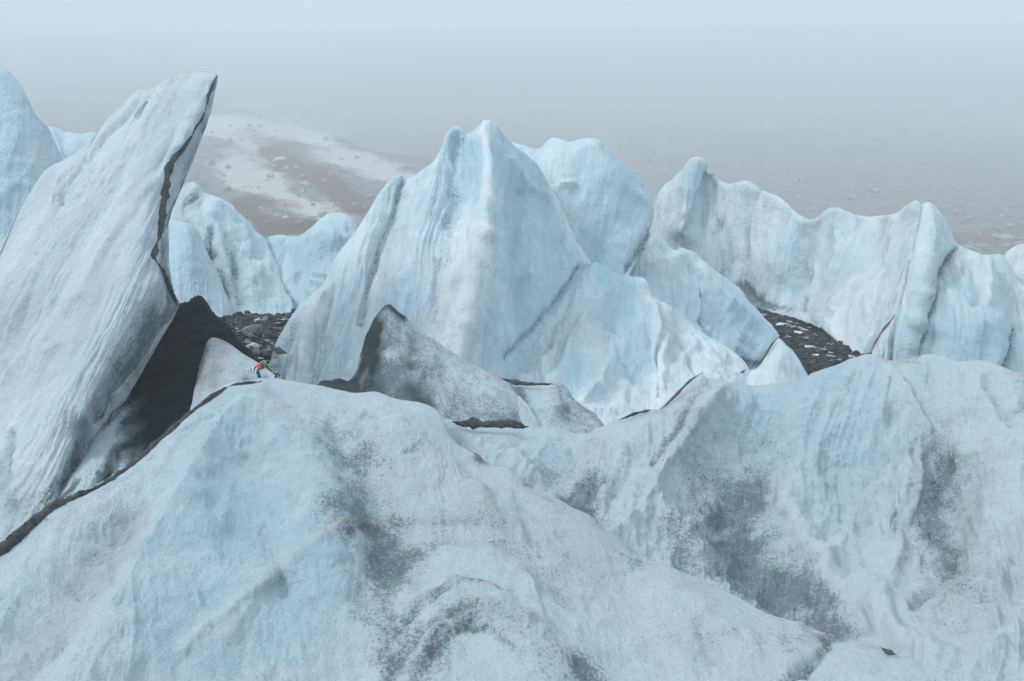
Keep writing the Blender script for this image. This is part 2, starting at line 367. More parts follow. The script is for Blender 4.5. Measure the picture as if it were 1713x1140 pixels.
# ------------------------------------------------------------------ the setting: ground, hillside
def ground_z(x, y):
    z = -3.3 + (-6 + 3.3) * sst(-7.5, -4.5, x)
    z = z - 4 * sst(19.5, 23, x) * (1 - sst(62, 80, y))
    z = z + (-8.5 - z) * (1 - sst(17, 25, y))
    return z - 34 * sst(110, 260, y)
def grid_terrain(name, px0, px1, d0, d1, nx, ny, zf, mat, strokes=()):
    a = (np.linspace(px0, px1, nx) - CX) / F; d = d0 * (d1 / d0) ** np.linspace(0, 1, ny)
    Yw = np.repeat(d[None], nx, 0); Xw = a[:, None] * d[None]; Zw = zf(Xw, Yw); P = np.stack([Xw, Yw, Zw], -1)
    i = np.arange(nx * ny).reshape(nx, ny); Q = np.stack([i[:-1, :-1], i[1:, :-1], i[1:, 1:], i[:-1, 1:]], -1).reshape(-1, 4)
    stn = np.zeros(P.shape)
    px, py, _ = proj(P); px = px + 9 * fbm(P / 45, 5) * 3; py = py + 7 * fbm(P / 45 + 7, 5) * 3
    for poly, wpx, aspect, ch, am in strokes:
        g = np.exp(-(seg_dist(px, py * aspect, [(x_, y_ * aspect) for x_, y_ in poly]) / wpx) ** 2); stn[..., ch] += am * g
    return mesh_obj(name, P.reshape(-1, 3), Q, mat, None, True, np.clip(stn, 0, 1).reshape(-1, 3))
def gz(x, y):
    P = np.stack([x, y, x * 0], -1)
    return ground_z(x, y) + 0.25 * fbm(P / 4, 3) * sst(20, 30, y) + 0.05 * fbm(P / 0.5, 3)
ground = grid_terrain('ground', -2600, 4300, 1.0, 3300, 240, 260, gz, GRAVEL); tag(ground, kind='structure')
def hill_z(x, y):
    x = x / 4; y = y / 4; return 4 * hill_unit(x, y)
def hill_unit(x, y):
    P = np.stack([x, y, x * 0], -1)
    zr = 0.1127 * y + 0.0117 * x - 14.2 + 14 * sst(220, 520, y) * ((y - 220) / 300) ** 1.2 * (y > 220) if False else 0.1127 * y + 0.0117 * x - 14.2
    zr = zr + 0.09 * np.clip(y - 128, 0, 400) + 0.03 * np.clip(y - 230, 0, 400) + 0.08 * np.clip(y - 330, 0, 600)
    sg = (x + 15) * 0.87 + (y - 150) * 0.49
    zs = 0.21 * (y - 100) - 0.55 * np.clip(sg + 6 * fbm(P / 25 + 2, 3), 0, 60) - 0.012 * np.clip(-sg - 30, 0, 200) * 0
    k = 4.0; z = np.log(np.exp(np.clip(zr / k, -30, 60)) + np.exp(np.clip(zs / k, -30, 60))) * k
    z = z + 3.2 * fbm(P / 38, 3) * sst(100, 150, y) + 1.1 * fbm(P / 9 + 4, 4) + 0.28 * fbm(P / 1.8, 3)
    # gullies running down the spur
    z = z + 1.0 * fbm(np.stack([(x * 0.9 - y * 0.35) / 7, (x * 0.35 + y * 0.9) / 40, x * 0], -1), 3, True)
    return z
def hill_material():
    m, N, L, P = new_mat('scree_hillside'); geo = N.new('ShaderNodeTexCoord').outputs['Object']
    at = N.new('ShaderNodeAttribute'); at.attribute_name = 'stain_shade'; sep = N.new('ShaderNodeSeparateColor'); L.new(at.outputs['Color'], sep.inputs[0])
    n1 = noise(N, L, geo, 0.2, 9, 0.75); n2 = noise(N, L, geo, 0.015, 5, 0.6, 0.6); n3 = noise(N, L, geo, 0.9, 4, 0.7)
    c = mixc(N, L, rng_map(N, L, n1, 0.35, 0.68), (0.17, 0.15, 0.14), (0.36, 0.335, 0.32))
    c = mixc(N, L, rng_map(N, L, n2, 0.40, 0.62, 0, 0.12), c, (0.42, 0.38, 0.35))
    w_ = mth(N, L, 'ADD', sep.outputs[0], mth(N, L, 'MULTIPLY', n1, 0.8))
    c = mixc(N, L, rng_map(N, L, w_, 0.55, 0.98), c, (0.70, 0.66, 0.61))
    b_ = mth(N, L, 'ADD', sep.outputs[1], mth(N, L, 'MULTIPLY', n1, 0.4))
    c = mixc(N, L, rng_map(N, L, b_, 0.38, 0.8), c, (0.15, 0.07, 0.04))
    c = mixc(N, L, rng_map(N, L, n3, 0.62, 0.72, 0, 0.5), c, (0.5, 0.48, 0.46))
    L.new(c, P.inputs['Base Color']); P.inputs['Roughness'].default_value = 0.95; P.inputs['Specular IOR Level'].default_value = 0.1
    bp = N.new('ShaderNodeBump'); bp.inputs['Strength'].default_value = 1; bp.inputs['Distance'].default_value = 1.8
    L.new(mth(N, L, 'ADD', n1, mth(N, L, 'MULTIPLY', n3, 0.3)), bp.inputs['Height']); L.new(bp.outputs[0], P.inputs['Normal']); return m
hill = grid_terrain('hillside', -500, 2200, 350, 3250, 620, 420, hill_z, hill_material(), [
    ([(385, 270), (430, 295), (480, 330), (530, 350), (575, 362)], 22, 1.6, 0, 0.75), ([(400, 300), (430, 310)], 20, 1.4, 0, 0.6),
    ([(330, 215), (380, 225), (430, 250), (470, 290)], 22, 1.6, 0, 0.5), ([(540, 250), (600, 275), (680, 300)], 30, 1.5, 0, 0.65), ([(320, 260), (370, 290)], 24, 1.2, 0, 0.3),
    ([(480, 382), (500, 385)], 14, 1.5, 0, 0.7), ([(340, 200), (420, 205), (520, 228)], 24, 1.4, 0, 0.55), ([(560, 330), (600, 360)], 12, 1.5, 0, .5),
    ([(410, 350), (450, 380), (520, 375)], 24, 1.6, 1, 0.9), ([(455, 262), (540, 300), (610, 350)], 26, 1.6, 1, 0.8), ([(470, 240), (540, 250)], 18, 1.6, 1, 0.4),
    ([(430, 335), (500, 340)], 14, 1.6, 1, 0.4), ([(1560, 410), (1713, 395)], 50, 1.5, 1, 0.42), ([(330, 260), (350, 330)], 26, 1, 1, 0.3), ([(1130, 330), (1400, 350)], 20, 1.5, 1, 0.3)])
tag(hill, kind='structure')

# ------------------------------------------------------------------ seracs, far to near
# far left tower
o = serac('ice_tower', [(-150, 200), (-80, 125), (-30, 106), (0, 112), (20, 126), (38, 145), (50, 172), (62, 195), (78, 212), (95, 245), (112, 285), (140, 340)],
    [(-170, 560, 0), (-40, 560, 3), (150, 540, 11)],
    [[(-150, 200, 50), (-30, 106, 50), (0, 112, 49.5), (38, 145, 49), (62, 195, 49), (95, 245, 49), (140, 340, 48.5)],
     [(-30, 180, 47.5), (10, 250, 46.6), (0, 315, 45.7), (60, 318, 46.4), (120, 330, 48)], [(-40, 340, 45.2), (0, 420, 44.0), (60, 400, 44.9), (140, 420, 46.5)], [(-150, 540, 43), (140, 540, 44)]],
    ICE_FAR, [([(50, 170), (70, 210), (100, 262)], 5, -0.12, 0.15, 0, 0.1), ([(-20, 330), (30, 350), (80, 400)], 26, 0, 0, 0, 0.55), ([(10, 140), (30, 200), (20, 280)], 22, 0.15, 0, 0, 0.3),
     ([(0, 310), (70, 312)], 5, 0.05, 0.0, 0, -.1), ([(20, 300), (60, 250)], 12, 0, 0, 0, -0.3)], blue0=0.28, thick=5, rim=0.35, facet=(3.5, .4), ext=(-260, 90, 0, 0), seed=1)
tag(o, 'tall pale blue ice tower at the left edge, behind the leaning slab', 'ice tower')
o = serac('ice_ridge', [(50, 218), (70, 213), (84, 210), (97, 212), (108, 219), (122, 222), (140, 223), (160, 221), (200, 236), (260, 265)],
    [(50, 420, 0), (260, 420, 9)], [[(50, 218, 62), (97, 212, 62), (160, 221, 61), (260, 265, 60)], [(60, 260, 60), (100, 250, 58.5), (150, 260, 59)], [(50, 420, 54), (260, 420, 54)]],
    ICE_FAR, [([(95, 225), (110, 262)], 5, -0.15, 0.1, 0, 0)], blue0=0.75, thick=4, rim=0.8, seed=2)
tag(o, 'low smooth blue ice ridge seen between the left tower and the leaning slab', 'ice ridge')
# middle distance, behind the gravel hollow
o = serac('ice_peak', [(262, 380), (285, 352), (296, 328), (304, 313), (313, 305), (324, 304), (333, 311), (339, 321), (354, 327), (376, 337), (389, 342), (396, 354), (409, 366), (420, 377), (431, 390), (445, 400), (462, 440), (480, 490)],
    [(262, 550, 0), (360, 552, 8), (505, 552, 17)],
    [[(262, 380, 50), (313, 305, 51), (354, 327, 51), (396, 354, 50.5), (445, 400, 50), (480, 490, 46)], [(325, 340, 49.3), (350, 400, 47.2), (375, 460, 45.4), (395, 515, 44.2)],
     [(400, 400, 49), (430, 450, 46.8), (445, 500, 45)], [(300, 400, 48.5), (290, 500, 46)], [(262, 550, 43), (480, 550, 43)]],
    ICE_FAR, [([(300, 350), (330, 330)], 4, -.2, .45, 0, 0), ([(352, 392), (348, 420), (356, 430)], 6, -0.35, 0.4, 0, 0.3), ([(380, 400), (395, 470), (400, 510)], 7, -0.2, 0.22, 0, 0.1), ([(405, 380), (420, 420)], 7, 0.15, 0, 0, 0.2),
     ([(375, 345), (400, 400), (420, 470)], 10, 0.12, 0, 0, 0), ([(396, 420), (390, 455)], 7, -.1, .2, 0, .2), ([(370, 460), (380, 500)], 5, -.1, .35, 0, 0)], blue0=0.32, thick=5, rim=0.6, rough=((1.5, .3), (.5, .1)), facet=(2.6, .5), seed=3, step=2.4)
tag(o, 'creased pale ice peak below the brown hillside, beside the smooth dome', 'ice peak')
o = serac('ice_dome', [(430, 415), (444, 399), (453, 396), (472, 394), (484, 396), (501, 394), (516, 383), (531, 370), (545, 360), (556, 355), (575, 358), (587, 364), (596, 373), (608, 392), (625, 420), (640, 460)],
    [(430, 555, 0), (500, 556, 6), (640, 556, 15)],
    [[(430, 415, 51.5), (444, 399, 51), (484, 396, 50.5), (531, 370, 50.5), (556, 355, 50.5), (587, 364, 50), (640, 460, 48)], [(470, 450, 48.5), (475, 500, 45.8), (480, 530, 44.4)],
     [(545, 385, 48.5), (550, 400, 47), (545, 450, 46.5), (530, 510, 44.6)], [(505, 400, 49.5), (510, 460, 47.5)], [(430, 550, 43.2), (640, 550, 43.2)]],
    ICE_FAR, [([(520, 398), (560, 395), (590, 400)], 8, 0.15, 0, 0, -0.1), ([(478, 405), (470, 450)], 5, -0.18, 0.2, 0, 0), ([(548, 420), (550, 470)], 24, 0, 0, 0, 0.55),
     ([(530, 465), (545, 470)], 4, .25, 0, 0, 0), ([(525, 478), (548, 484)], 4, .25, 0, 0, 0), ([(518, 492), (530, 500)], 4, .22, .1, 0, 0), ([(495, 400), (492, 470)], 5, .15, 0, 0, 0), ([(465, 475), (462, 510)], 14, 0, .08, 0, -.3)],
    blue0=0.4, thick=5, rim=0.9, facet=(3, .3), seed=4, step=2.4)
tag(o, 'smooth round-topped blue ice dome left of the tallest serac', 'ice dome')
o = serac('ice_shoulder', [(245, 400), (265, 372), (285, 366), (302, 370), (320, 375), (332, 389), (341, 411), (354, 438), (368, 467), (380, 496), (392, 524), (400, 545)],
    [(245, 555, 0), (410, 560, 11)], [[(245, 400, 45), (285, 366, 46), (320, 375, 45.6), (341, 411, 45.4), (368, 467, 44.4), (400, 545, 42.5)], [(310, 420, 43.8), (320, 480, 42.5)], [(245, 555, 41), (350, 555, 41)]],
    ICE_FAR, [([(310, 400), (325, 450)], 16, 0.1, 0, 0, 0.3), ([(345, 440), (362, 490)], 8, -.1, .05, 0, .1)], blue0=0.45, thick=4, rim=0.6, seed=5, step=2.4)
tag(o, 'small smooth blue ice shoulder touching the leaning slab dark edge', 'ice shoulder')

# right wall beyond the second hollow
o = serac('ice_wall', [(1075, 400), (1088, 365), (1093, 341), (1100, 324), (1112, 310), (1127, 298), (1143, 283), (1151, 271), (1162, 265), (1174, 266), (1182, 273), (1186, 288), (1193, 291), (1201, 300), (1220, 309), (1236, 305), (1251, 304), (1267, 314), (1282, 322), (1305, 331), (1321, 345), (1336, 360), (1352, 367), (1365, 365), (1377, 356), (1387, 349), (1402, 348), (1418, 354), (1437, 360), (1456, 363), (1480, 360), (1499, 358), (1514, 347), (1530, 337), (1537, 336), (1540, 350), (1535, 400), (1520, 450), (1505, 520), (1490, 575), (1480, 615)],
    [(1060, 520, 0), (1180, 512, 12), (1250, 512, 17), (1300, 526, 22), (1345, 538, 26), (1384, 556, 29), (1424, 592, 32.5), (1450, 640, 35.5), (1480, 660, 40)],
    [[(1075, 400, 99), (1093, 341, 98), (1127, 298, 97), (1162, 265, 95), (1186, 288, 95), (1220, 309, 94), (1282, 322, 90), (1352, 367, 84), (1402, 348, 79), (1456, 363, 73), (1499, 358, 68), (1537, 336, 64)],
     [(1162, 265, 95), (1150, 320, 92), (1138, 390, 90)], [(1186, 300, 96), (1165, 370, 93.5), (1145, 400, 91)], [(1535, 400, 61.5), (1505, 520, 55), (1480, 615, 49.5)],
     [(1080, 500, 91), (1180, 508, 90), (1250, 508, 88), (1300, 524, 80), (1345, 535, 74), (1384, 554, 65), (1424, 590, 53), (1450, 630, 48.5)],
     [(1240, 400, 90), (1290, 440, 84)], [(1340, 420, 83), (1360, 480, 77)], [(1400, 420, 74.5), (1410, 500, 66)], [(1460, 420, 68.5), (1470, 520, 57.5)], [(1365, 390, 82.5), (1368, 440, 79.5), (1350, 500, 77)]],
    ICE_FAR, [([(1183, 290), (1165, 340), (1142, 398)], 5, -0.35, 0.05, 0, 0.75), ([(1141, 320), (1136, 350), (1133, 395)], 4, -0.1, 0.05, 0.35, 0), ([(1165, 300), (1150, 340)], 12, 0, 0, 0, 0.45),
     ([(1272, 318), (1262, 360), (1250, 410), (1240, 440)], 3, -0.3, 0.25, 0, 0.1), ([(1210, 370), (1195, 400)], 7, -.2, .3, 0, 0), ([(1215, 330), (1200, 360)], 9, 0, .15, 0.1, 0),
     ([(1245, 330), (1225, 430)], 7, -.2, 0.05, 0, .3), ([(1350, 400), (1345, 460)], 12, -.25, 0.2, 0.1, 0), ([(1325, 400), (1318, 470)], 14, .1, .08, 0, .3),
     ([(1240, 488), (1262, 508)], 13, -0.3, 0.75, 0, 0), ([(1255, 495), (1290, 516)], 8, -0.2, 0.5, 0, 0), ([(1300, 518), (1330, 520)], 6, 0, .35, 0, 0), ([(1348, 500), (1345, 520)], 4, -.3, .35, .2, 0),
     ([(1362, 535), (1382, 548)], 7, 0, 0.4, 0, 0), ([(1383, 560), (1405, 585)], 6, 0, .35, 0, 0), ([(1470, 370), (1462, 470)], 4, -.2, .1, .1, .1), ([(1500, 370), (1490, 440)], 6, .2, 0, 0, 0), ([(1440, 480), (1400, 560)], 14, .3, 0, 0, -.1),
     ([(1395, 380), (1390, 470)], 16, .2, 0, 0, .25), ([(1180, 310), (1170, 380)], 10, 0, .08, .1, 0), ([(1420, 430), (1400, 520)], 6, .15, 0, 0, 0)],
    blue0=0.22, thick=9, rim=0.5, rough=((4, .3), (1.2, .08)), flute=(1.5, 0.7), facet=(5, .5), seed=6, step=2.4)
tag(o, 'long pale ice wall with a wavy crest rising behind the dark gravel hollow', 'ice wall')
tw = serac('split_ice_tower', [(1446, 640), (1456, 600), (1470, 575), (1486, 540), (1500, 500), (1512, 455), (1524, 410), (1533, 370), (1538, 350), (1543, 343), (1553, 340), (1565, 346), (1572, 356), (1584, 370), (1592, 389), (1598, 404), (1611, 413), (1630, 421), (1646, 427), (1661, 424), (1677, 427), (1690, 445), (1705, 470), (1740, 500), (1790, 540)],
    [(1440, 665, 0), (1500, 668, 8), (1600, 668, 14), (1800, 675, 24)],
    [[(1456, 600, 49.5), (1486, 540, 51.5), (1512, 455, 54.5), (1533, 370, 57.5), (1553, 340, 58.5), (1584, 370, 58), (1598, 404, 57.5), (1646, 427, 57), (1677, 427, 56.5), (1740, 500, 53)],
     [(1560, 370, 56.5), (1555, 430, 54), (1545, 500, 51), (1535, 540, 49.2), (1520, 620, 48.4)], [(1600, 420, 57.0), (1572, 471, 54.2), (1553, 529, 51.2), (1534, 594, 49.7)],
     [(1620, 440, 55), (1635, 470, 53), (1602, 480, 53.0), (1592, 540, 49.6), (1580, 620, 48.2)], [(1655, 450, 54.2), (1660, 500, 51.2), (1650, 540, 49.2), (1650, 620, 48)], [(1690, 500, 54), (1700, 544, 51.5), (1685, 614, 49.5)], [(1440, 660, 47.5), (1780, 670, 46.5)]],
    ICE_FAR, [([(1541, 350), (1532, 400), (1518, 460), (1508, 500), (1495, 550), (1487, 605)], 2.8, -0.4, 0.35, 0.1, 0.1), ([(1601, 412), (1584, 440), (1572, 471), (1553, 529), (1534, 594)], 3, -0.4, 0.5, 0.1, 0),
     ([(1556, 480), (1550, 500)], 10, 0, 0.35, 0, 0), ([(1563, 400), (1560, 420)], 10, -.1, .15, 0, .1), ([(1700, 548), (1690, 590), (1684, 620)], 4, -0.4, 0.6, 0.1, 0), ([(1580, 560), (1640, 570)], 40, 0, 0, 0, 0.4), ([(1510, 570), (1508, 600)], 14, 0, 0, 0, 0.3),
     ([(1605, 445), (1600, 475), (1625, 500)], 8, -.2, .05, 0, .2), ([(1595, 440), (1622, 435), (1645, 455), (1650, 500)], 7, .35, 0, 0, -.2), ([(1620, 465), (1630, 500)], 5, -.15, 0, 0, .1), ([(1663, 430), (1690, 490)], 8, -.2, 0, 0, .2)],
    blue0=0.18, thick=7, rim=0.35, rough=((2.5, .2), (.8, .10)), flute=(1.4, .32), facet=(3, .45), ext=(0, 0, 250, 60), seed=7, step=2.4, keyname='tower')
tag(tw, 'ice tower split by long dark cracks, at the right end of the ice wall', 'ice tower')
seam('dirt_seam', [(1497, 526, .5), (1490, 537, 1.1), (1478, 551, 1.4), (1466, 570, 1.1), (1457, 587, .8), (1453, 594, .4)], SURF['tower'], 0.042, SEAM_BR, tw, 0.02, jit=.9)
o = serac('ice_block', [(1668, 445), (1680, 427), (1689, 417), (1700, 411), (1713, 407), (1740, 398), (1790, 395)], [(1668, 580, 0), (1790, 590, 6)],
    [[(1668, 445, 59), (1700, 411, 60), (1790, 395, 60)], [(1700, 450, 57.8), (1750, 460, 57)], [(1668, 580, 54), (1790, 590, 53)]], ICE_FAR, [([(1695, 425), (1692, 450)], 5, -.2, .15, 0, 0)], blue0=.05, thick=4, rim=.8, ext=(0, 0, 330, 40), seed=8)
tag(o, 'pale ice block at the right edge of the photo under the boulders', 'ice block')

# the tall centre serac: left mass and right dome
o = serac('rounded_ice_dome', [(836, 246), (847, 240), (856, 239), (870, 241), (883, 245), (895, 249), (906, 246), (915, 236), (927, 231), (942, 235), (956, 239), (970, 234), (988, 232), (1004, 236), (1020, 250), (1029, 261), (1047, 277), (1066, 294), (1082, 312), (1089, 334), (1093, 358), (1089, 381), (1082, 403), (1062, 434), (1044, 458), (1030, 490)],
    [(840, 470, 0), (940, 520, 12), (1010, 530, 20), (1020, 540, 25)],
    [[(836, 246, 40.5), (870, 241, 40.5), (906, 246, 40), (942, 235, 40), (988, 232, 40), (1029, 261, 40), (1082, 312, 40.3), (1093, 358, 40.3), (1082, 403, 38.9), (1044, 458, 37.1), (1030, 490, 36.5)],
     [(905, 290, 38.3), (925, 330, 37.8), (945, 370, 37.7), (965, 405, 37.6), (990, 440, 37.4), (1012, 470, 37.1)], [(950, 270, 39), (970, 330, 38.3)], [(1005, 290, 38.9), (1040, 350, 38.4), (1050, 400, 38.0)], [(850, 470, 38), (960, 520, 36.2)]],
    ICE_MID, [([(1035, 300), (1040, 380)], 45, 0, 0, 0, 0.35), ([(985, 320), (1000, 400)], 20, 0.08, 0, 0, 0), ([(935, 312), (960, 312)], 5, .12, 0, 0, -.3), ([(1088, 385), (1065, 425), (1045, 452)], 6, -.1, .45, 0, .2), ([(985, 240), (1030, 290), (1075, 330)], 9, .1, 0, 0, -.2)],
    blue0=0.25, thick=4, rim=0.2, rough=((1.8, .08), (.5, .04)), flute=(1.3, .10), facet=(2.6, .25), seed=9)
tag(o, 'broad blue ice dome behind the right shoulder of the tallest serac', 'ice dome')
o = serac('tall_serac', [(450, 650), (456, 610), (460, 580), (477, 545), (496, 517), (518, 495), (541, 471), (559, 435), (582, 403), (605, 371), (623, 344), (641, 317), (654, 303), (664, 295), (672, 294), (679, 302), (688, 298), (703, 287), (724, 269), (735, 253), (744, 232), (751, 219), (762, 211), (775, 215), (784, 224), (797, 215), (806, 207), (815, 203), (828, 207), (840, 221), (853, 239), (866, 249), (884, 262), (897, 273), (909, 290), (922, 315), (940, 355), (962, 400), (990, 440), (1010, 480)],
    [(440, 690, 0), (560, 710, 12), (720, 710, 24), (850, 690, 30), (960, 640, 35), (1010, 560, 39)],
    [[(450, 650, 27.2), (460, 580, 28.8), (518, 495, 30.6), (582, 403, 32.6), (641, 317, 34.2), (672, 294, 34.8), (724, 269, 35), (762, 211, 35.6), (784, 224, 35.8), (815, 203, 35.2), (853, 239, 36), (909, 290, 37), (940, 355, 37.4), (990, 440, 37.6)],
     [(815, 203, 35.2), (813, 300, 33), (806, 400, 30.9), (785, 500, 28.9), (765, 600, 27.2), (755, 690, 26)], [(784, 224, 35.8), (770, 300, 34), (750, 420, 31.6), (720, 560, 28.6), (700, 690, 26.6)],
     [(735, 290, 34.2), (705, 400, 31.8), (670, 520, 29), (640, 650, 26.6)], [(676, 303, 35), (655, 380, 33.3), (630, 460, 31.4), (605, 560, 29)], [(640, 360, 33.2), (590, 460, 31), (545, 560, 28.6), (520, 660, 26.8)],
     [(870, 340, 35.2), (880, 440, 33.9), (860, 540, 31.8), (830, 640, 29)], [(940, 440, 36.3), (920, 520, 34.6), (880, 600, 32)], [(480, 600, 28), (500, 690, 26)]],
    ICE_MID, [([(674, 300), (660, 350), (634, 417), (620, 463), (603, 540)], 5, -0.16, 0.28, 0.2, 0), ([(680, 330), (660, 400), (640, 470)], 12, 0, 0.05, 0.3, 0), ([(668, 300), (655, 335)], 5, .05, .25, .1, .1),
     ([(815, 206), (813, 300), (806, 400)], 9, 0.18, 0, 0, -0.5), ([(800, 400), (770, 520), (745, 600)], 14, 0.12, 0, 0, -0.5), ([(765, 235), (760, 330), (745, 440)], 9, -0.12, 0.2, 0, 0.1),
     ([(860, 260), (880, 350), (880, 430)], 28, 0, 0, 0, 0.6), ([(690, 480), (670, 540)], 12, -0.05, 0, 0, 0.5), ([(745, 520), (700, 600)], 14, 0.15, 0, 0, -0.5), ([(790, 250), (785, 330)], 10, -.1, 0, 0, .5), ([(812, 360), (830, 420)], 12, 0, 0, 0, .35),
     ([(920, 320), (955, 400), (985, 440)], 9, 0.14, 0, 0, -0.3), ([(870, 330), (870, 430)], 12, -.1, .04, 0, 0.3), ([(900, 440), (880, 520), (850, 580)], 30, 0, 0, 0, .4), ([(845, 600), (890, 552), (925, 512), (970, 450)], 5, -.15, .35, .15, 0),
     ([(795, 400), (760, 520)], 10, 0, 0, .35, 0), ([(540, 500), (500, 600)], 10, .15, 0, 0, -.4), ([(560, 480), (520, 620)], 5, -.1, .03, 0, .1), ([(495, 530), (480, 580)], 6, -.15, .2, .1, 0), ([(735, 440), (725, 540)], 5, -.08, .15, 0, 0),
     ([(705, 320), (690, 420), (665, 520)], 7, .1, 0, 0, 0), ([(600, 560), (575, 640)], 9, .08, 0, .25, 0), ([(850, 270), (900, 330), (930, 400)], 7, .1, 0, 0, 0)],
    blue0=0.24, thick=5, rim=0.15, rough=((1.6, .08), (.45, .05)), flute=(0.8, 0.22), cup=0.015, facet=(2.4, .2), seed=10, step=2.7)
tag(o, 'tallest ice serac in the middle, its twin tips above a bright vertical rib', 'serac')

# slabs right of centre
o = serac('ice_slope', [(1030, 500), (1042, 468), (1052, 445), (1062, 428), (1073, 402), (1084, 391), (1094, 388), (1108, 399), (1127, 410), (1143, 416), (1162, 424), (1182, 440), (1205, 455), (1221, 467), (1236, 482), (1251, 501), (1267, 517), (1282, 536), (1294, 550), (1303, 563), (1299, 575), (1285, 590), (1272, 606), (1262, 622)],
    [(1030, 600, 0), (1120, 680, 9), (1220, 680, 15), (1255, 660, 23)],
    [[(1030, 500, 38.6), (1052, 445, 40.4), (1073, 402, 42), (1094, 388, 43), (1127, 410, 43.5), (1182, 440, 44), (1236, 482, 44), (1282, 536, 43), (1303, 563, 41.8)], [(1285, 590, 40.4), (1262, 622, 39)],
     [(1110, 440, 41.4), (1120, 500, 39.2), (1180, 560, 38.2), (1230, 600, 37.6)], [(1170, 470, 41.6), (1200, 510, 40.6), (1220, 560, 39.2)], [(1030, 600, 36.5), (1120, 680, 34), (1230, 670, 35.5)], [(1250, 540, 41)]],
    ICE_MID, [([(1085, 392), (1062, 430), (1045, 458)], 5, -0.1, 0.65, 0.1, 0), ([(1230, 595), (1256, 603)], 9, -0.15, 0.5, 0, 0.2), ([(1253, 608), (1266, 612)], 6, -.1, .8, 0, 0), ([(1125, 405), (1133, 412)], 5, -.25, .5, 0, .2), ([(1240, 500), (1240, 580)], 26, 0, 0, 0, 0.5),  # strokes at the lower right notch: the hollow's dark shading is painted in
     ([(1150, 420), (1165, 450), (1190, 470)], 5, -.15, .05, 0, .2), ([(1176, 548), (1170, 538)], 6, -.1, .5, 0, 0), ([(1166, 455), (1160, 505), (1175, 550)], 6, .15, .05, .1, 0), ([(1180, 445), (1200, 500), (1240, 560)], 8, .15, 0, 0, -.2),
     ([(1130, 420), (1150, 480)], 6, .1, 0, .1, 0), ([(1163, 496), (1166, 504)], 3, 0, .6, 0, 0), ([(1100, 430), (1110, 480)], 20, 0, .06, .15, 0)],
    blue0=0.22, thick=6, rim=0.5, rough=((1.5, .28), (.5, .10)), flute=(.9, .12), cup=.04, facet=(2.0, .38), seed=11, step=2.6)
tag(o, 'pale ice slope descending to the gravel hollow, right of the tallest serac', 'ice slope')
o = serac('ice_ramp', [(815, 660), (836, 625), (860, 595), (888, 563), (915, 536), (942, 499), (961, 472), (974, 454), (992, 440), (1006, 442), (1025, 451), (1038, 456), (1056, 464), (1076, 467), (1085, 482), (1100, 498), (1124, 517), (1145, 530), (1166, 544), (1182, 560), (1205, 576), (1228, 592), (1250, 612), (1262, 640)],
    [(810, 700, 0), (900, 740, 5), (1010, 745, 12), (1150, 720, 17), (1260, 680, 23)],
    [[(815, 660, 30), (860, 595, 32.2), (915, 536, 34), (961, 472, 35.8), (992, 440, 36.8), (1038, 456, 37), (1076, 467, 36.6), (1100, 498, 36.2), (1166, 544, 35.8), (1228, 592, 34.6), (1262, 640, 33.2)],
     [(1076, 467, 36.6), (1085, 520, 34.4), (1100, 570, 32.4), (1110, 640, 30)], [(1010, 470, 36.2), (1040, 540, 34.4), (1070, 600, 32.2)], [(960, 530, 34), (950, 600, 31.2), (960, 660, 28.4)],
     [(1000, 560, 33.6), (1030, 640, 30), (1050, 690, 28.4)], [(1130, 550, 34.8), (1150, 590, 33.2), (1180, 620, 32)], [(900, 600, 32), (880, 640, 30)], [(850, 720, 27.2), (1010, 740, 26), (1150, 710, 28), (1240, 670, 31)], [(1130, 600, 32.8), (1120, 560, 34.4)]],
    ICE_MID, [([(1080, 470), (1095, 540), (1115, 600), (1100, 660)], 7, 0.12, 0, 0, -0.2), ([(1083, 520), (1078, 580)], 5, -0.15, 0.04, 0, 0.3), ([(1104, 500), (1108, 540), (1100, 600)], 4, -.15, .12, 0, .2), ([(1020, 460), (1050, 480), (1060, 530)], 14, 0, 0, 0, 0.5),
     ([(1040, 530), (1060, 600)], 20, 0, 0, 0, .35), ([(950, 530), (970, 560)], 26, 0, .05, .3, 0), ([(960, 620), (985, 640)], 14, 0, 0, 0, .6), ([(1100, 640), (1101, 660)], 3, -.05, .35, .3, 0), ([(1110, 540), (1150, 600), (1165, 630)], 4, -.12, .1, 0, .1), ([(1140, 545), (1160, 590)], 5, .1, 0, 0, 0),
     ([(1020, 540), (1040, 600), (1070, 640)], 5, -.1, .05, 0, .2), ([(1180, 570), (1210, 600)], 6, .1, 0, .1, 0), ([(900, 600), (920, 640), (960, 690)], 12, .15, .04, 0, -.3), ([(1065, 610), (1050, 670)], 5, -.12, .08, 0, 0), ([(1000, 600), (1010, 650)], 7, .12, 0, 0, 0)],
    blue0=0.14, thick=5, rim=0.5, rough=((1.5, .22), (.45, .09)), flute=(.8, .10), cup=.06, facet=(1.8, .38), seed=12, step=2.6)
tag(o, 'pale faceted ice ramp in front of the tallest serac, reaching down to the near ridge', 'ice ramp')
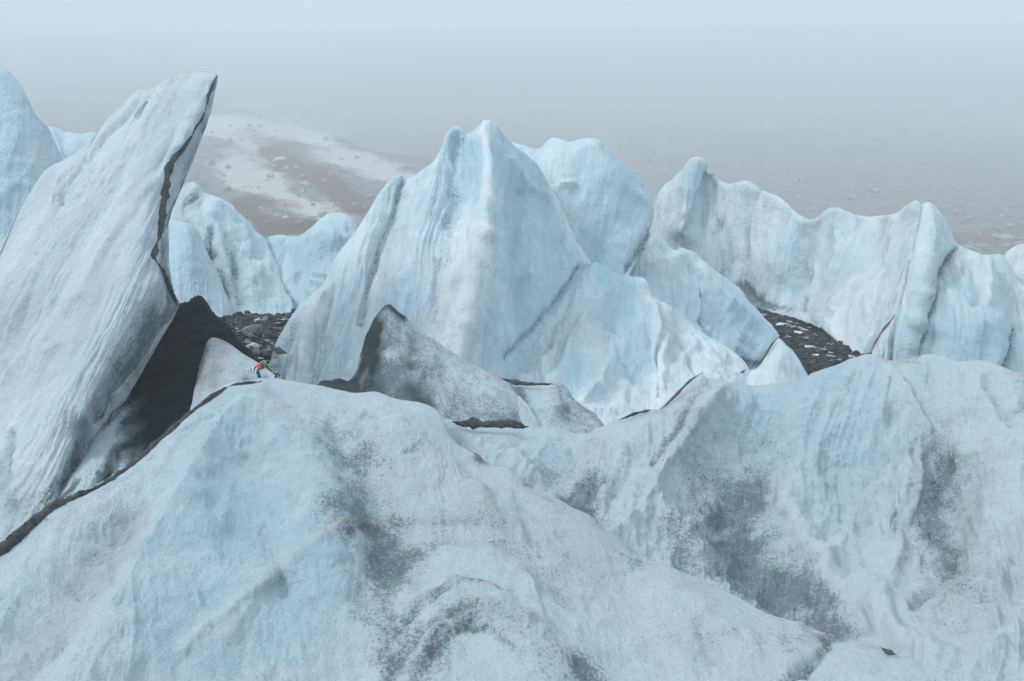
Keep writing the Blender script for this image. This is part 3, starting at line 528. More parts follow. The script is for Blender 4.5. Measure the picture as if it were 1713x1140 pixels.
sl = serac('ice_wedge', [(1222, 640), (1245, 628), (1262, 614), (1275, 602), (1288, 585), (1298, 571), (1303, 566), (1309, 570), (1317, 579), (1326, 587), (1337, 603), (1344, 616), (1352, 630), (1362, 655)],
    [(1215, 680, 0), (1290, 685, 7), (1370, 690, 13)], [[(1222, 640, 32.5), (1262, 614, 34.5), (1303, 566, 38.5), (1326, 587, 38.2), (1352, 630, 36.5)], [(1290, 620, 34), (1300, 600, 35.2)], [(1215, 680, 30), (1290, 685, 30.5), (1370, 690, 32)]],
    ICE_MID, [([(1231, 622), (1240, 620)], 6, 0, .5, .2, 0), ([(1305, 585), (1330, 620)], 7, .08, 0, 0, .2), ([(1218, 630), (1222, 645)], 7, 0, .45, 0, 0)], blue0=0.1, thick=4, rim=0.3, rough=((.8, .08), (.3, .04)), flute=None, cup=.03, seed=13, step=2.4, keyname='wedge')
tag(sl, 'small white ice wedge edged by a thin brown crack beside the gravel hollow', 'ice wedge')
seam('dirt_seam', [(1303, 564, .4), (1296, 570, .7), (1289, 580, .9), (1280, 595, 1), (1272, 606, 1.1), (1265, 614, .9), (1258, 619, .3)], [38.3, 37.8, 37, 36, 35.1, 34.4, 34], 0.04, SEAM, sl, 0.02)
seam('dirt_seam', [(1248, 618, .4), (1243, 622, .9), (1236, 626, .5)], [33.6, 33.4, 33.2], 0.06, SEAM_BR, sl, 0.05)

# dirty cone and block in front of the tall serac
dc = serac('dirty_ice_cone', [(520, 652), (533, 643), (541, 638), (553, 637), (565, 634), (574, 636), (583, 637), (592, 626), (599, 610), (606, 582), (612, 562), (619, 547), (628, 531), (640, 516), (651, 509), (657, 513), (663, 521), (676, 528), (692, 543), (717, 562), (741, 580), (761, 592), (782, 605), (802, 617), (827, 628), (843, 634), (858, 650), (868, 668), (880, 690), (897, 714), (915, 740)],
    [(515, 700, 0), (600, 730, 8), (700, 760, 15), (900, 775, 25), (920, 780, 30)],
    [[(520, 652, 23.2), (553, 637, 23.6), (583, 637, 24.4), (606, 582, 25.1), (628, 531, 25.6), (651, 509, 25.6), (692, 543, 25.4), (741, 580, 25.1), (802, 617, 24.8), (843, 634, 24.5), (868, 668, 23.6), (897, 714, 22.4)],
     [(612, 600, 23.9), (625, 560, 24.6), (650, 525, 25.1)], [(660, 560, 24.3), (670, 620, 23.1), (665, 680, 21.9)], [(600, 640, 23.3), (590, 680, 22)], [(740, 620, 23.9), (760, 680, 22.3), (780, 730, 21.2)], [(840, 660, 23.5), (850, 700, 22.3)], [(520, 690, 21.8), (700, 755, 20.6), (900, 770, 20.8)]],
    ICE_NEAR, [([(612, 565), (640, 520), (652, 512), (676, 531)], 7, 0, 0.7, 0.1, 0), ([(610, 590), (625, 555)], 12, 0, 0.35, 0, 0), ([(622, 560), (610, 620), (600, 640)], 14, -0.08, 0.42, 0, 0), ([(600, 650), (680, 670), (740, 695)], 24, 0, 0.25, 0, 0), ([(660, 690), (700, 700)], 30, 0, 0.15, 0, 0),
     ([(640, 600), (680, 640)], 40, 0, 0.14, 0, 0), ([(690, 580), (680, 600), (695, 612)], 11, -.05, .1, 0.55, 0), ([(650, 600), (675, 590)], 8, 0, -.3, 0, 0), ([(745, 600), (800, 640), (850, 680)], 20, 0.06, -0.15, 0.1, 0), ([(870, 700), (800, 700)], 14, 0, 0.1, 0, 0),
     ([(535, 645), (585, 642)], 7, 0, 0.75, 0.3, 0), ([(545, 655), (600, 655)], 8, 0, 0.4, 0.3, 0), ([(603, 600), (592, 625)], 4, 0.05, -0.35, 0.45, 0), ([(735, 655), (740, 690)], 10, 0, -.3, 0, .2), ([(720, 575), (790, 612), (840, 636)], 7, 0, .1, .3, 0), ([(700, 640), (715, 600)], 8, .05, .05, .3, 0),
     ([(840, 690), (860, 700)], 14, 0, .2, 0, 0)],
    dirt0=0.27, blue0=0.05, thick=3, rim=0.12, rough=((.7, .09), (.25, .045)), flute=(.5, .04), cup=.06, facet=(1.2, .12), seed=14, step=2.4, jag=.05)
tag(dc, 'grey dirt-covered ice cone with a dark pointed tip below the tallest serac', 'dirty ice cone')
bk = serac('grey_ice_block', [(842, 640), (850, 643), (860, 646), (869, 645), (882, 643), (909, 644), (933, 641), (945, 646), (955, 661), (970, 676), (990, 688), (1003, 702), (1012, 715), (1022, 740)],
    [(860, 745, 0), (960, 765, 8), (1025, 765, 13)], [[(842, 640, 24.5), (909, 644, 24.2), (945, 646, 24), (970, 676, 23.3), (1012, 715, 22)], [(880, 680, 23.1), (900, 715, 22)], [(940, 670, 23.2), (930, 700, 22.2)], [(880, 640, 24.4)], [(860, 745, 21.2), (1000, 760, 20.8)]],
    ICE_NEAR, [([(935, 650), (945, 680), (925, 710)], 10, 0.05, 0.25, 0, 0), ([(960, 690), (990, 715)], 22, 0, 0.3, 0, 0), ([(880, 660), (905, 700)], 10, 0, 0, 0, 0.5), ([(862, 650), (875, 665)], 8, -.1, .4, 0, 0), ([(868, 668), (895, 710)], 5, .12, -.1, 0, -.3), ([(955, 662), (1008, 712)], 5, 0, .1, .3, 0)],
    dirt0=0.1, blue0=0.2, thick=2.5, rim=0.15, rough=((.7, .09), (.25, .04)), flute=None, cup=.06, seed=15, step=2.4)
tag(bk, 'low grey-blue ice block between the dirty cone and the right ridge', 'ice block')
seam('dirt_ledge', [(838, 633, .3), (848, 636, 1.0), (862, 640, 1.5), (880, 642, .9), (905, 643, .6), (930, 643, .2)], [24.3, 24.2, 24.1, 24, 23.9, 23.8], 0.05, SEAM, bk, 0.05)

# leaning slab (the fin)
fin = serac('leaning_ice_slab', [(-90, 640), (-50, 540), (-15, 460), (8, 408), (25, 370), (43, 337), (59, 309), (80, 281), (118, 262), (150, 238), (174, 210), (205, 176), (222, 160), (237, 151), (257, 145), (284, 130), (300, 124), (328, 121), (352, 122), (364, 127), (359, 155), (353, 183), (343, 214), (328, 254), (316, 285), (306, 309), (296, 337), (290, 356), (284, 380), (283, 416), (284, 443), (290, 483), (300, 511), (286, 533), (264, 556), (246, 590), (220, 625), (202, 647), (184, 665), (173, 696), (162, 704), (151, 717), (136, 739), (127, 766), (114, 796), (107, 827), (98, 870)],
    [(-230, 700, 0), (-260, 860, 5), (-250, 980, 9), (-190, 1010, 14), (-90, 1020, 19), (-30, 1020, 25), (0, 1015, 30), (20, 1010, 34), (50, 1000, 39), (75, 985, 43), (95, 970, 46)],
    [[(361, 129, 27), (340, 190, 26.4), (308, 246, 25.6), (282, 285, 25.1), (268, 340, 24.5), (257, 431, 23.2), (263, 472, 22.8), (215, 538, 21.8), (171, 625, 20.8), (150, 700, 20.2), (125, 745, 20), (100, 830, 18.6)],
     [(364, 127, 27.1), (353, 183, 27.4), (328, 254, 27.2), (306, 309, 26.6), (284, 380, 25.8), (284, 443, 25.1), (300, 511, 24.6), (246, 590, 23.4), (202, 647, 22.3), (162, 704, 21.3), (136, 739, 20.8), (110, 815, 19.8)],
     [(-90, 640, 24), (-15, 460, 25.6), (43, 337, 26.8), (80, 281, 27.2), (150, 238, 27.6), (205, 176, 28), (257, 145, 28), (328, 121, 27.8)], [(60, 600, 22.2), (130, 420, 24.2), (215, 260, 25.8), (290, 180, 27)], [(30, 500, 23.8), (90, 340, 25.8), (190, 230, 26.8)],
     [(-200, 980, 19), (-60, 1000, 18), (95, 970, 17)], [(0, 760, 20.6), (60, 800, 19)], [(200, 420, 23.5), (130, 560, 21.9), (90, 720, 20)]],
    ICE_FIN, [([(249, 148), (221, 187), (178, 231), (142, 281), (118, 317), (106, 342)], 4.5, -0.15, 0.10, 0.12, 0), ([(238, 158), (205, 192), (165, 238), (125, 290), (100, 330)], 12, 0.16, 0, 0, 0), ([(290, 150), (240, 215), (190, 290), (130, 400)], 14, 0.06, 0, 0.12, 0),
     ([(262, 145), (230, 190)], 5, -.1, 0, .1, 0), ([(340, 150), (300, 210), (260, 280)], 12, -.04, 0.02, 0, 0.1), ([(250, 300), (190, 400), (120, 520)], 8, .07, 0, 0, -.2), ([(230, 340), (170, 450), (90, 600)], 10, -.05, 0, .15, 0), ([(24, 735), (20, 790), (12, 840)], 7, -0.2, 0.1, 0, 0.6), ([(40, 740), (30, 830)], 14, .12, 0, 0, 0), ([(0, 790), (10, 850)], 14, -.1, 0.1, 0, 0.6),
     ([(350, 175), (330, 235), (300, 310), (285, 370), (280, 430)], 7, 0, 0.22, 0, 0.2), ([(272, 400), (272, 440)], 6, 0, .5, 0, 0), ([(275, 455), (292, 500)], 7, 0, 0.85, 0, 0), ([(275, 505), (235, 560), (205, 610), (185, 655)], 17, 0, 0.33, 0, 0), ([(292, 515), (255, 555), (215, 620)], 13, 0, 0.38, 0.1, 0), ([(240, 520), (225, 545)], 12, 0, 0.2, 0, 0.1),  # undercut strokes: shade of the face turning under, painted via the dirt channel
     ([(165, 690), (160, 703)], 7, -0.15, 0.35, 0.3, 0), ([(136, 745), (118, 790), (100, 840)], 10, -0.05, 0.6, 0, 0), ([(90, 830), (75, 870)], 16, 0, 0.35, 0, 0.1), ([(110, 790), (85, 820)], 14, 0, .15, 0, 0), ([(10, 470), (-10, 560)], 40, 0, 0, .3, 0), ([(100, 470), (60, 620), (30, 720)], 10, .08, 0, .1, 0), ([(110, 420), (60, 540)], 7, -.05, 0, .15, 0)],
    thick=1.2, rim=0.12, rough=((1.3, .10), (.4, .035)), flute=(0.8, 0.16), cup=.03, facet=(2.2, .10), ext=(-160, 130, 0, 0), seed=16, step=2.7, blue0=0.03, keyname='fin')
tag(fin, 'huge leaning ice slab on the left with a dark dirt stripe down its edge', 'ice slab')
seam('dirt_seam', [(363, 126, .35), (361, 131, .55), (351, 155, .65), (340, 190, .75), (324, 218, .75), (308, 246, .85), (291, 266, 1.1), (282, 285, 1.5), (277, 317, 1.6), (271, 345, 1.6), (267, 376, 1.4), (261, 408, 1.1), (257, 431, .9), (266, 447, 1), (278, 472, 1.1), (289, 495, .9), (298, 510, .5)], SURF['fin'], 0.066, SEAM, fin, 0.075, flat=.5, jit=.6)

# black debris cone and its grey flank
kc = serac('black_debris_cone', [(60, 860), (105, 780), (150, 700), (200, 640), (245, 575), (280, 530), (300, 509), (313, 507), (322, 499), (329, 496), (336, 495), (347, 507), (356, 521), (366, 531), (378, 542), (396, 564), (417, 585), (434, 602), (452, 622), (475, 650)],
    [(50, 920, 0), (120, 905, 3), (200, 880, 6), (320, 800, 10), (420, 730, 15), (480, 715, 19)],
    [[(60, 860, 19.6), (105, 780, 21.4), (150, 700, 22.6), (200, 640, 23.8), (245, 575, 24.8), (300, 509, 25.6), (336, 495, 25.6), (378, 542, 25), (434, 602, 23.4), (475, 650, 21.8)], [(340, 540, 24.6), (351, 564, 24), (338, 603, 23.2), (327, 647, 22.3), (316, 691, 21.4)],
     [(250, 620, 23.7), (220, 700, 21.8), (180, 780, 19.9), (130, 840, 18.2)], [(300, 580, 24.3), (280, 680, 22)], [(390, 600, 23.4), (400, 650, 21.9)], [(60, 900, 18), (200, 870, 18), (320, 790, 19.2), (450, 720, 20.2)]],
    ICE_NEAR, [([(195, 680), (175, 740), (140, 800), (110, 840)], 26, 0.12, -0.85, 0, 0), ([(150, 740), (120, 810)], 26, 0, -.4, 0, 0), ([(215, 740), (190, 790)], 20, 0, -0.35, 0, 0), ([(240, 760), (200, 800)], 14, 0, -.25, 0, 0)],
    dirt0=1.25, thick=3, rim=0.2, rough=((.9, .10), (.25, .05)), flute=None, cup=.03, seed=17, step=2.4, jag=.05)
tag(kc, 'black grit-covered ice cone standing between the leaning slab and the near ridge', 'debris cone')
serac('grey_ice_flank', [(312, 712), (318, 688), (326, 650), (336, 604), (343, 580), (350, 568), (358, 565), (372, 569), (390, 580), (408, 592), (424, 602), (440, 612), (455, 624), (470, 638), (480, 655)],
    [(305, 735, 0), (340, 735, 5), (420, 725, 11), (485, 700, 14)],
    [[(312, 712, 20.6), (326, 650, 21.9), (336, 604, 22.8), (358, 565, 23.7), (390, 580, 23.3), (424, 602, 22.8), (470, 638, 21.4)], [(360, 610, 22.2), (350, 670, 21)], [(400, 620, 21.9), (420, 650, 21)], [(310, 735, 20.2), (420, 725, 20), (480, 700, 20.3)]],
    ICE_NEAR, [([(370, 580), (355, 640)], 16, 0, 0.06, 0.45, 0), ([(345, 575), (330, 640)], 5, 0, .35, .4, 0), ([(418, 640), (440, 638)], 10, -.05, .5, 0, 0), ([(330, 640), (322, 680)], 5, 0, -.1, .1, 0), ([(455, 628), (470, 640)], 8, 0, -.2, 0, -.1)],
    dirt0=0.17, brown0=0.25, thick=1.2, rim=0.15, rough=((.6, .08), (.2, .03)), flute=None, cup=.04, seed=18, step=2.4, parent=kc)

# near ridge on the right, with the rough saddle
rr = serac('right_ice_ridge', [(728, 700), (741, 698), (761, 707), (786, 714), (819, 719), (850, 717), (880, 715), (909, 716), (933, 719), (962, 725), (984, 725), (1000, 718), (1012, 712), (1022, 707), (1051, 696), (1072, 690), (1087, 688), (1102, 687), (1112, 678), (1122, 666), (1142, 645), (1158, 632), (1173, 625), (1184, 630), (1213, 638), (1233, 643), (1268, 644), (1303, 640), (1344, 633), (1359, 625), (1384, 615), (1414, 603), (1432, 597), (1447, 592), (1463, 593), (1479, 598), (1489, 605), (1500, 602), (1518, 601), (1532, 599), (1542, 594), (1555, 591), (1571, 594), (1584, 598), (1597, 605), (1608, 607), (1624, 605), (1642, 605), (1661, 609), (1676, 615), (1695, 622), (1713, 624), (1770, 640)],
    [(722, 735, 0), (800, 830, 4), (880, 880, 8), (960, 930, 12), (1020, 960, 16), (1100, 1010, 20), (1200, 1065, 25), (1300, 1110, 29), (1400, 1160, 33), (1520, 1215, 37), (1640, 1220, 43), (1780, 1220, 52)],
    [[(728, 700, 19.9), (786, 714, 20.2), (880, 715, 20.8), (962, 725, 20.8), (1012, 712, 21), (1072, 690, 21.4), (1122, 666, 22), (1173, 625, 22.6), (1268, 644, 23), (1384, 615, 23.6), (1463, 593, 24), (1489, 605, 24), (1555, 591, 23.8), (1642, 605, 23.3), (1770, 640, 22)],
     [(760, 745, 19.4), (850, 800, 18.3), (985, 870, 17.2), (1100, 950, 16.2), (1190, 990, 15.7), (1300, 1045, 15.3), (1400, 1085, 14.3), (1450, 1120, 13)], [(722, 735, 19.5), (880, 900, 16.8), (1100, 1010, 15.2), (1400, 1160, 12.6), (1640, 1220, 11), (1780, 1220, 10.8)],
     [(1170, 660, 21.9), (1130, 760, 19.6), (1080, 850, 18)], [(1060, 730, 20.2), (1010, 790, 18.9), (985, 840, 17.7)], [(1360, 660, 22.1), (1350, 740, 20.8), (1340, 820, 19.5), (1370, 920, 17.6), (1420, 1010, 15.4)],
     [(1250, 700, 21.9), (1240, 800, 20.3), (1230, 880, 18.9), (1260, 950, 17.6), (1330, 1010, 16.2), (1385, 1050, 15.1)], [(1488, 640, 22.6), (1540, 700, 21.2), (1530, 780, 19.9), (1490, 880, 18.2), (1440, 1010, 15)], [(1430, 700, 21.6), (1440, 800, 20), (1420, 900, 18.2)],
     [(1560, 760, 20.8), (1580, 850, 19.4), (1550, 950, 17.2)], [(1610, 680, 21), (1640, 780, 19), (1620, 900, 16.8), (1560, 1040, 13.8)], [(1700, 700, 20.2), (1713, 900, 15.8), (1680, 1100, 12.4)], [(1540, 1140, 12.2), (1500, 1080, 13.4)], [(900, 760, 19.7), (920, 790, 18.9)]],
    ICE_NEAR, [([(1180, 640), (1150, 690), (1100, 760)], 7, -0.05, 0.22, 0.1, 0), ([(1205, 650), (1170, 700), (1130, 760)], 8, 0.06, 0, 0, 0), ([(1000, 740), (975, 800)], 16, 0, 0.1, 0.3, 0), ([(985, 820), (960, 845), (985, 860)], 18, -0.1, 0.48, 0.1, 0), ([(925, 790), (945, 830)], 20, -0.05, 0.22, 0, 0.3), ([(900, 760), (950, 770)], 30, 0, 0, 0, .4),
     ([(1280, 740), (1250, 800), (1240, 880)], 34, 0, 0.13, 0, 0.15), ([(1215, 880), (1240, 950), (1290, 1000)], 38, -0.03, 0.28, 0, 0.2), ([(1300, 990), (1350, 1020), (1395, 1050)], 26, 0, 0.30, 0.1, 0), ([(1345, 940), (1400, 1020)], 14, 0, 0.15, 0.1, 0), ([(1260, 840), (1220, 950)], 30, 0, .12, 0, .1), ([(1240, 970), (1330, 1030)], 22, 0, .14, 0, .1),
     ([(1595, 775), (1570, 840), (1565, 900)], 20, -0.02, 0.36, 0, 0.1), ([(1570, 920), (1590, 960)], 22, 0, 0.2, 0, 0), ([(1545, 760), (1530, 840), (1490, 960)], 7, 0.04, -0.05, 0.15, 0), ([(1490, 610), (1530, 680), (1560, 720)], 7, .08, 0, .1, -.2), ([(1500, 680), (1480, 720), (1460, 800)], 14, -.08, .06, .12, 0),
     ([(1330, 700), (1370, 740), (1400, 800)], 70, 0, 0, 0, 0.42), ([(1400, 640), (1440, 700)], 40, 0, 0, 0, 0.42), ([(1310, 830), (1350, 900), (1400, 980)], 18, 0.12, -0.15, 0, -0.3), ([(1540, 620), (1560, 660)], 14, 0, 0, 0, .4), ([(1500, 900), (1460, 990), (1445, 1020)], 9, 0, .12, 0, .1),
     ([(1650, 640), (1690, 720)], 8, -.06, .05, 0, .25), ([(1690, 700), (1713, 680)], 8, -.05, .15, 0, .1), ([(1640, 800), (1600, 960)], 30, 0, 0, .3, 0), ([(1700, 880), (1660, 1040)], 12, .06, 0, .2, 0), ([(1470, 1000), (1500, 1060), (1560, 1100)], 24, .12, -.1, 0, -.3), ([(1530, 1010), (1580, 960), (1600, 900)], 8, -.1, .15, 0, 0),
     ([(1120, 880), (1150, 960)], 14, -.06, .15, 0, .1), ([(1090, 790), (1110, 860), (1160, 930)], 12, .1, 0, 0, -.2), ([(1180, 720), (1160, 800)], 24, 0, 0.04, .12, .1), ([(1000, 700), (1110, 688)], 6, 0, .08, .35, 0), ([(1230, 645), (1330, 640)], 5, 0, 0, .3, 0),
     ([(1480, 598), (1500, 606), (1530, 602)], 6, 0, 0.15, .4, 0), ([(1690, 625), (1713, 640)], 12, 0, .25, .3, 0), ([(800, 750), (900, 800)], 12, .08, 0, 0, .1), ([(1640, 1000), (1700, 980)], 60, 0, .05, .2, 0), ([(1150, 700), (1180, 820), (1260, 930)], 60, 0, .08, .08, 0), ([(1600, 760), (1620, 950), (1560, 1060)], 50, 0, .08, .1, 0), ([(1450, 880), (1400, 800)], 20, 0, .05, .1, 0)],
    thick=3, rim=0.35, rough=((1.5, .26), (.45, .09)), flute=(0.7, 0.13), cup=.055, facet=(2.2, .22), ext=(0, 0, 420, 90), seed=19, step=2.1, brown0=0.12, dirt0=0.06, blue0=0.1, keyname='right')
tag(rr, 'broad near ice ridge on the right with a blue bowl and grey hollow', 'ice ridge')
seam('dirt_seam', [(1175, 623, .5), (1168, 628, .9), (1156, 636, 1), (1144, 647, 1), (1132, 660, 1), (1122, 670, .9), (1112, 680, .7), (1104, 686, .4)], [22.5, 22.5, 22.3, 22.2, 22, 21.9, 21.7, 21.6], 0.028, SEAM_BR, rr, 0.05)
seam('dirt_seam', [(1088, 686, .6), (1081, 688, 1.4), (1072, 690, .6), (1060, 693, .9), (1048, 698, .8), (1034, 704, .4)], [21.5, 21.5, 21.4, 21.3, 21.2, 21.1], 0.03, SEAM, rr, 0.05)
seam('dirt_ledge', [(756, 706, .4), (775, 709, 1), (792, 708, 1.9), (805, 710, 1.3), (830, 709, 1.5), (855, 710, 1.5), (872, 713, 1), (884, 716, .3)], [20.1, 20.1, 20.2, 20.2, 20.3, 20.4, 20.5, 20.6], 0.055, SEAM, rr, 0.1, jit=.5)

# near ridge on the left
lr = serac('left_ice_ridge', [(-120, 1010), (-60, 965), (0, 917), (44, 878), (66, 858), (88, 842), (110, 832), (132, 824), (175, 806), (206, 784), (232, 762), (263, 736), (298, 705), (329, 679), (360, 655), (386, 642), (412, 638), (434, 634), (465, 635), (500, 641), (537, 646), (562, 651), (592, 656), (615, 655), (634, 656), (657, 667), (680, 671), (702, 675), (722, 681), (735, 690), (744, 705), (748, 722), (764, 744), (785, 756), (802, 767), (823, 779), (851, 783), (860, 792), (869, 803), (884, 812), (915, 826), (950, 847), (986, 865), (1001, 882), (1031, 902), (1060, 922), (1092, 942), (1132, 957), (1172, 973), (1213, 993), (1253, 1013), (1283, 1028), (1318, 1038), (1341, 1043), (1354, 1048), (1379, 1058), (1394, 1072), (1411, 1072), (1430, 1071), (1455, 1077), (1475, 1085), (1500, 1096), (1525, 1108), (1555, 1129), (1575, 1145), (1620, 1185)],
    [(-200, 1230, 0), (-60, 1250, 5), (150, 1260, 12), (380, 1260, 18), (620, 1260, 26), (850, 1260, 35), (1100, 1250, 44), (1350, 1240, 54), (1620, 1235, 65)],
    [[(-120, 1010, 13), (0, 917, 14.2), (88, 842, 15.2), (175, 806, 16), (263, 736, 17.1), (329, 679, 18.1), (386, 642, 19), (434, 634, 19.5), (537, 646, 19.8), (634, 656, 19.9), (702, 675, 19.5), (744, 705, 18.9), (802, 767, 18), (860, 792, 17.7), (915, 826, 17), (986, 865, 16.3), (1060, 922, 15.7), (1172, 973, 14.8), (1283, 1028, 14), (1394, 1072, 13.1), (1455, 1077, 12.8), (1555, 1129, 11.9), (1620, 1185, 11.2)],
     [(434, 634, 19.5), (480, 700, 17.9), (530, 770, 16.6), (575, 840, 15.6), (600, 880, 15.1)], [(330, 740, 16.8), (340, 860, 14.9), (320, 1000, 13.3), (300, 1140, 12)], [(150, 900, 14.6), (100, 1000, 13.1), (50, 1140, 11.4)], [(430, 780, 16.8), (470, 880, 15.4), (460, 1000, 13.9)],
     [(225, 880, 14.7), (170, 960, 13.5), (90, 1070, 12.1)], [(577, 876, 15), (452, 966, 14), (301, 1092, 12.4)], [(580, 790, 16.9), (640, 850, 16.2), (620, 930, 14.9), (640, 1000, 14)], [(560, 690, 18.6), (640, 740, 17.7), (720, 790, 16.9)],
     [(700, 850, 15.9), (800, 880, 15.5), (880, 940, 14.8)], [(660, 1120, 12.5), (700, 1060, 13), (770, 1020, 13.2), (850, 1030, 13), (890, 1060, 12.7)], [(740, 980, 14.2), (860, 990, 13.9), (950, 1060, 12.9)], [(800, 1100, 12.6), (790, 1060, 13)], [(1000, 960, 14.9), (1050, 1060, 13.3), (1100, 1140, 12.2)],
     [(1200, 1050, 13.6), (1280, 1120, 12.4)], [(1340, 1090, 12.6), (1330, 1150, 11.7)], [(1420, 1100, 12.1), (1440, 1160, 11.3)], [(-200, 1230, 10), (150, 1250, 10.4), (500, 1250, 11.4), (850, 1250, 11), (1200, 1250, 10.8), (1600, 1235, 10.6)]],
    ICE_NEAR, [([(434, 645), (480, 690), (500, 720)], 13, 0, 0.10, 0.3, 0), ([(560, 720), (590, 790), (570, 830)], 27, -0.04, 0.26, 0, 0.1), ([(625, 750), (620, 810)], 18, 0, 0.12, 0, 0), ([(330, 720), (380, 850), (330, 980)], 80, 0, 0, 0, 0.5), ([(480, 790), (470, 900)], 60, 0, 0, 0, 0.36), ([(250, 1000), (280, 1100)], 50, 0, 0, 0, .3), ([(30, 980), (0, 1040)], 40, 0, 0, 0, .35), ([(520, 960), (480, 1100)], 50, 0, 0, 0, .3),
     ([(228, 880), (180, 940), (120, 1010), (40, 1110), (0, 1150)], 20, 0.04, 0.04, 0.8, 0), ([(215, 875), (160, 935), (130, 985)], 14, -0.05, 0.08, 0.1, 0.25), ([(160, 965), (100, 1040)], 26, 0, 0, 0.4, -.1), ([(240, 840), (225, 885)], 9, 0, .03, .35, 0), ([(110, 890), (200, 860)], 16, 0, .05, .25, 0),
     ([(572, 876), (535, 905)], 10, 0.0, 0.0, 0.5, 0), ([(577, 876), (500, 935), (452, 966), (380, 1030), (301, 1092)], 9, 0.035, 0, 0.12, -0.35), ([(600, 880), (640, 895), (650, 930)], 24, -0.02, 0.34, 0.1, 0), ([(620, 930), (615, 1000)], 20, -.04, 0.2, 0, 0.1), ([(660, 960), (640, 1040)], 26, 0, 0.16, 0, 0.2), ([(600, 870), (700, 850), (760, 855), (830, 890)], 12, 0, .03, .25, -.1),
     ([(650, 1130), (690, 1080), (730, 1040), (790, 1018)], 10, -0.04, 0.3, 0.2, 0), ([(690, 1120), (730, 1070), (800, 1025), (860, 1035), (885, 1052)], 9, 0.05, 0.0, 0.3, -0.2), ([(760, 1045), (840, 1040), (870, 1055)], 14, -.03, .2, .1, 0), ([(680, 1140), (740, 1090)], 15, 0, 0.35, 0, 0), ([(640, 1100), (670, 1060)], 16, 0, .2, 0, 0), ([(965, 1110), (985, 1130)], 16, -0.06, 0.48, 0, 0), ([(930, 1080), (900, 1110)], 16, 0, 0.16, 0.1, 0),
     ([(668, 1050), (720, 1010), (780, 985), (850, 990)], 7, -.03, .2, .1, 0), ([(720, 1100), (770, 1060), (830, 1060), (860, 1090)], 7, -.03, .2, .1, 0), ([(590, 890), (640, 872), (720, 868), (800, 880)], 7, -.03, .12, .2, 0), ([(700, 1010), (760, 980), (830, 990)], 8, .06, 0, .25, 0), ([(680, 1030), (740, 990)], 10, -.05, .2, 0, 0), ([(800, 765), (818, 775)], 8, 0.03, 0.6, 0.2, 0), ([(760, 730), (800, 770)], 6, .06, 0, 0, -.2), ([(680, 760), (700, 750)], 8, 0, .22, .1, 0), ([(870, 812), (960, 860), (1010, 900)], 10, 0, 0.05, 0.4, 0), ([(890, 815), (880, 810)], 5, 0, .4, .5, 0),
     ([(1000, 870), (1060, 920)], 6, 0, .1, .3, 0), ([(1030, 920), (1060, 950)], 12, 0, .2, .15, 0), ([(950, 900), (1000, 960)], 30, 0, .03, .4, 0), ([(1130, 970), (1180, 990)], 14, 0, .05, .35, 0), ([(1345, 1055), (1385, 1070)], 9, 0.04, 0.3, 0.35, 0), ([(1385, 1080), (1340, 1120), (1320, 1150)], 8, -0.1, 0.3, 0.1, 0), ([(1310, 1050), (1320, 1110)], 12, 0, .12, 0, .1), ([(1440, 1078), (1500, 1096)], 6, 0, .12, .3, 0),
     ([(700, 760), (900, 900), (1100, 1040), (1300, 1120)], 90, 0, 0.05, 0.14, 0), ([(640, 960), (740, 900), (860, 930), (960, 1010)], 12, -.03, .14, .15, 0), ([(650, 690), (720, 760), (800, 830)], 26, .06, 0, 0, -.3), ([(780, 830), (860, 900)], 20, .05, 0.06, .2, 0), ([(1180, 1060), (1190, 1110)], 18, -.05, .06, 0, .25), ([(1540, 1110), (1600, 1140)], 10, 0, 0, 0, .3), ([(380, 670), (260, 770), (130, 850), (40, 900)], 12, 0, 0.12, 0.12, 0)],
    thick=3, rim=0.3, rough=((1.5, .20), (.45, .06)), flute=(1.1, 0.07), cup=.042, facet=(2.4, .18), ext=(-320, 150, 0, 0), seed=20, step=2.1, brown0=0.13, dirt0=0.05, blue0=0.06, keyname='left')
tag(lr, 'large near ice ridge filling the lower left, a dark dirt lip along its crest', 'ice ridge')
seam('dirt_lip', [(-120, 1018, 1.4), (-60, 973, 1.4), (0, 925, 1.35), (44, 884, 1.3), (88, 849, 1.2), (110, 840, 1.1), (132, 830, 1.0), (175, 813, 1), (206, 790, 1), (232, 768, 1), (263, 742, 1), (298, 711, .95), (329, 685, .9), (360, 661, .85), (386, 648, .8), (412, 643, .8), (432, 639, .5), (440, 637, .2)],
    [13, 13.6, 14.2, 14.7, 15.2, 15.4, 15.6, 16, 16.4, 16.7, 17.1, 17.6, 18.1, 18.6, 19, 19.2, 19.4, 19.5], 0.062, SEAM, lr, 0.02, flat=.8, jit=.6)
seam('dirt_seam', [(1473, 1083, .4), (1482, 1089, 1.2), (1493, 1093, 1.2), (1502, 1096, .4)], [12.7, 12.6, 12.5, 12.4], 0.03, SEAM, lr, 0.03)

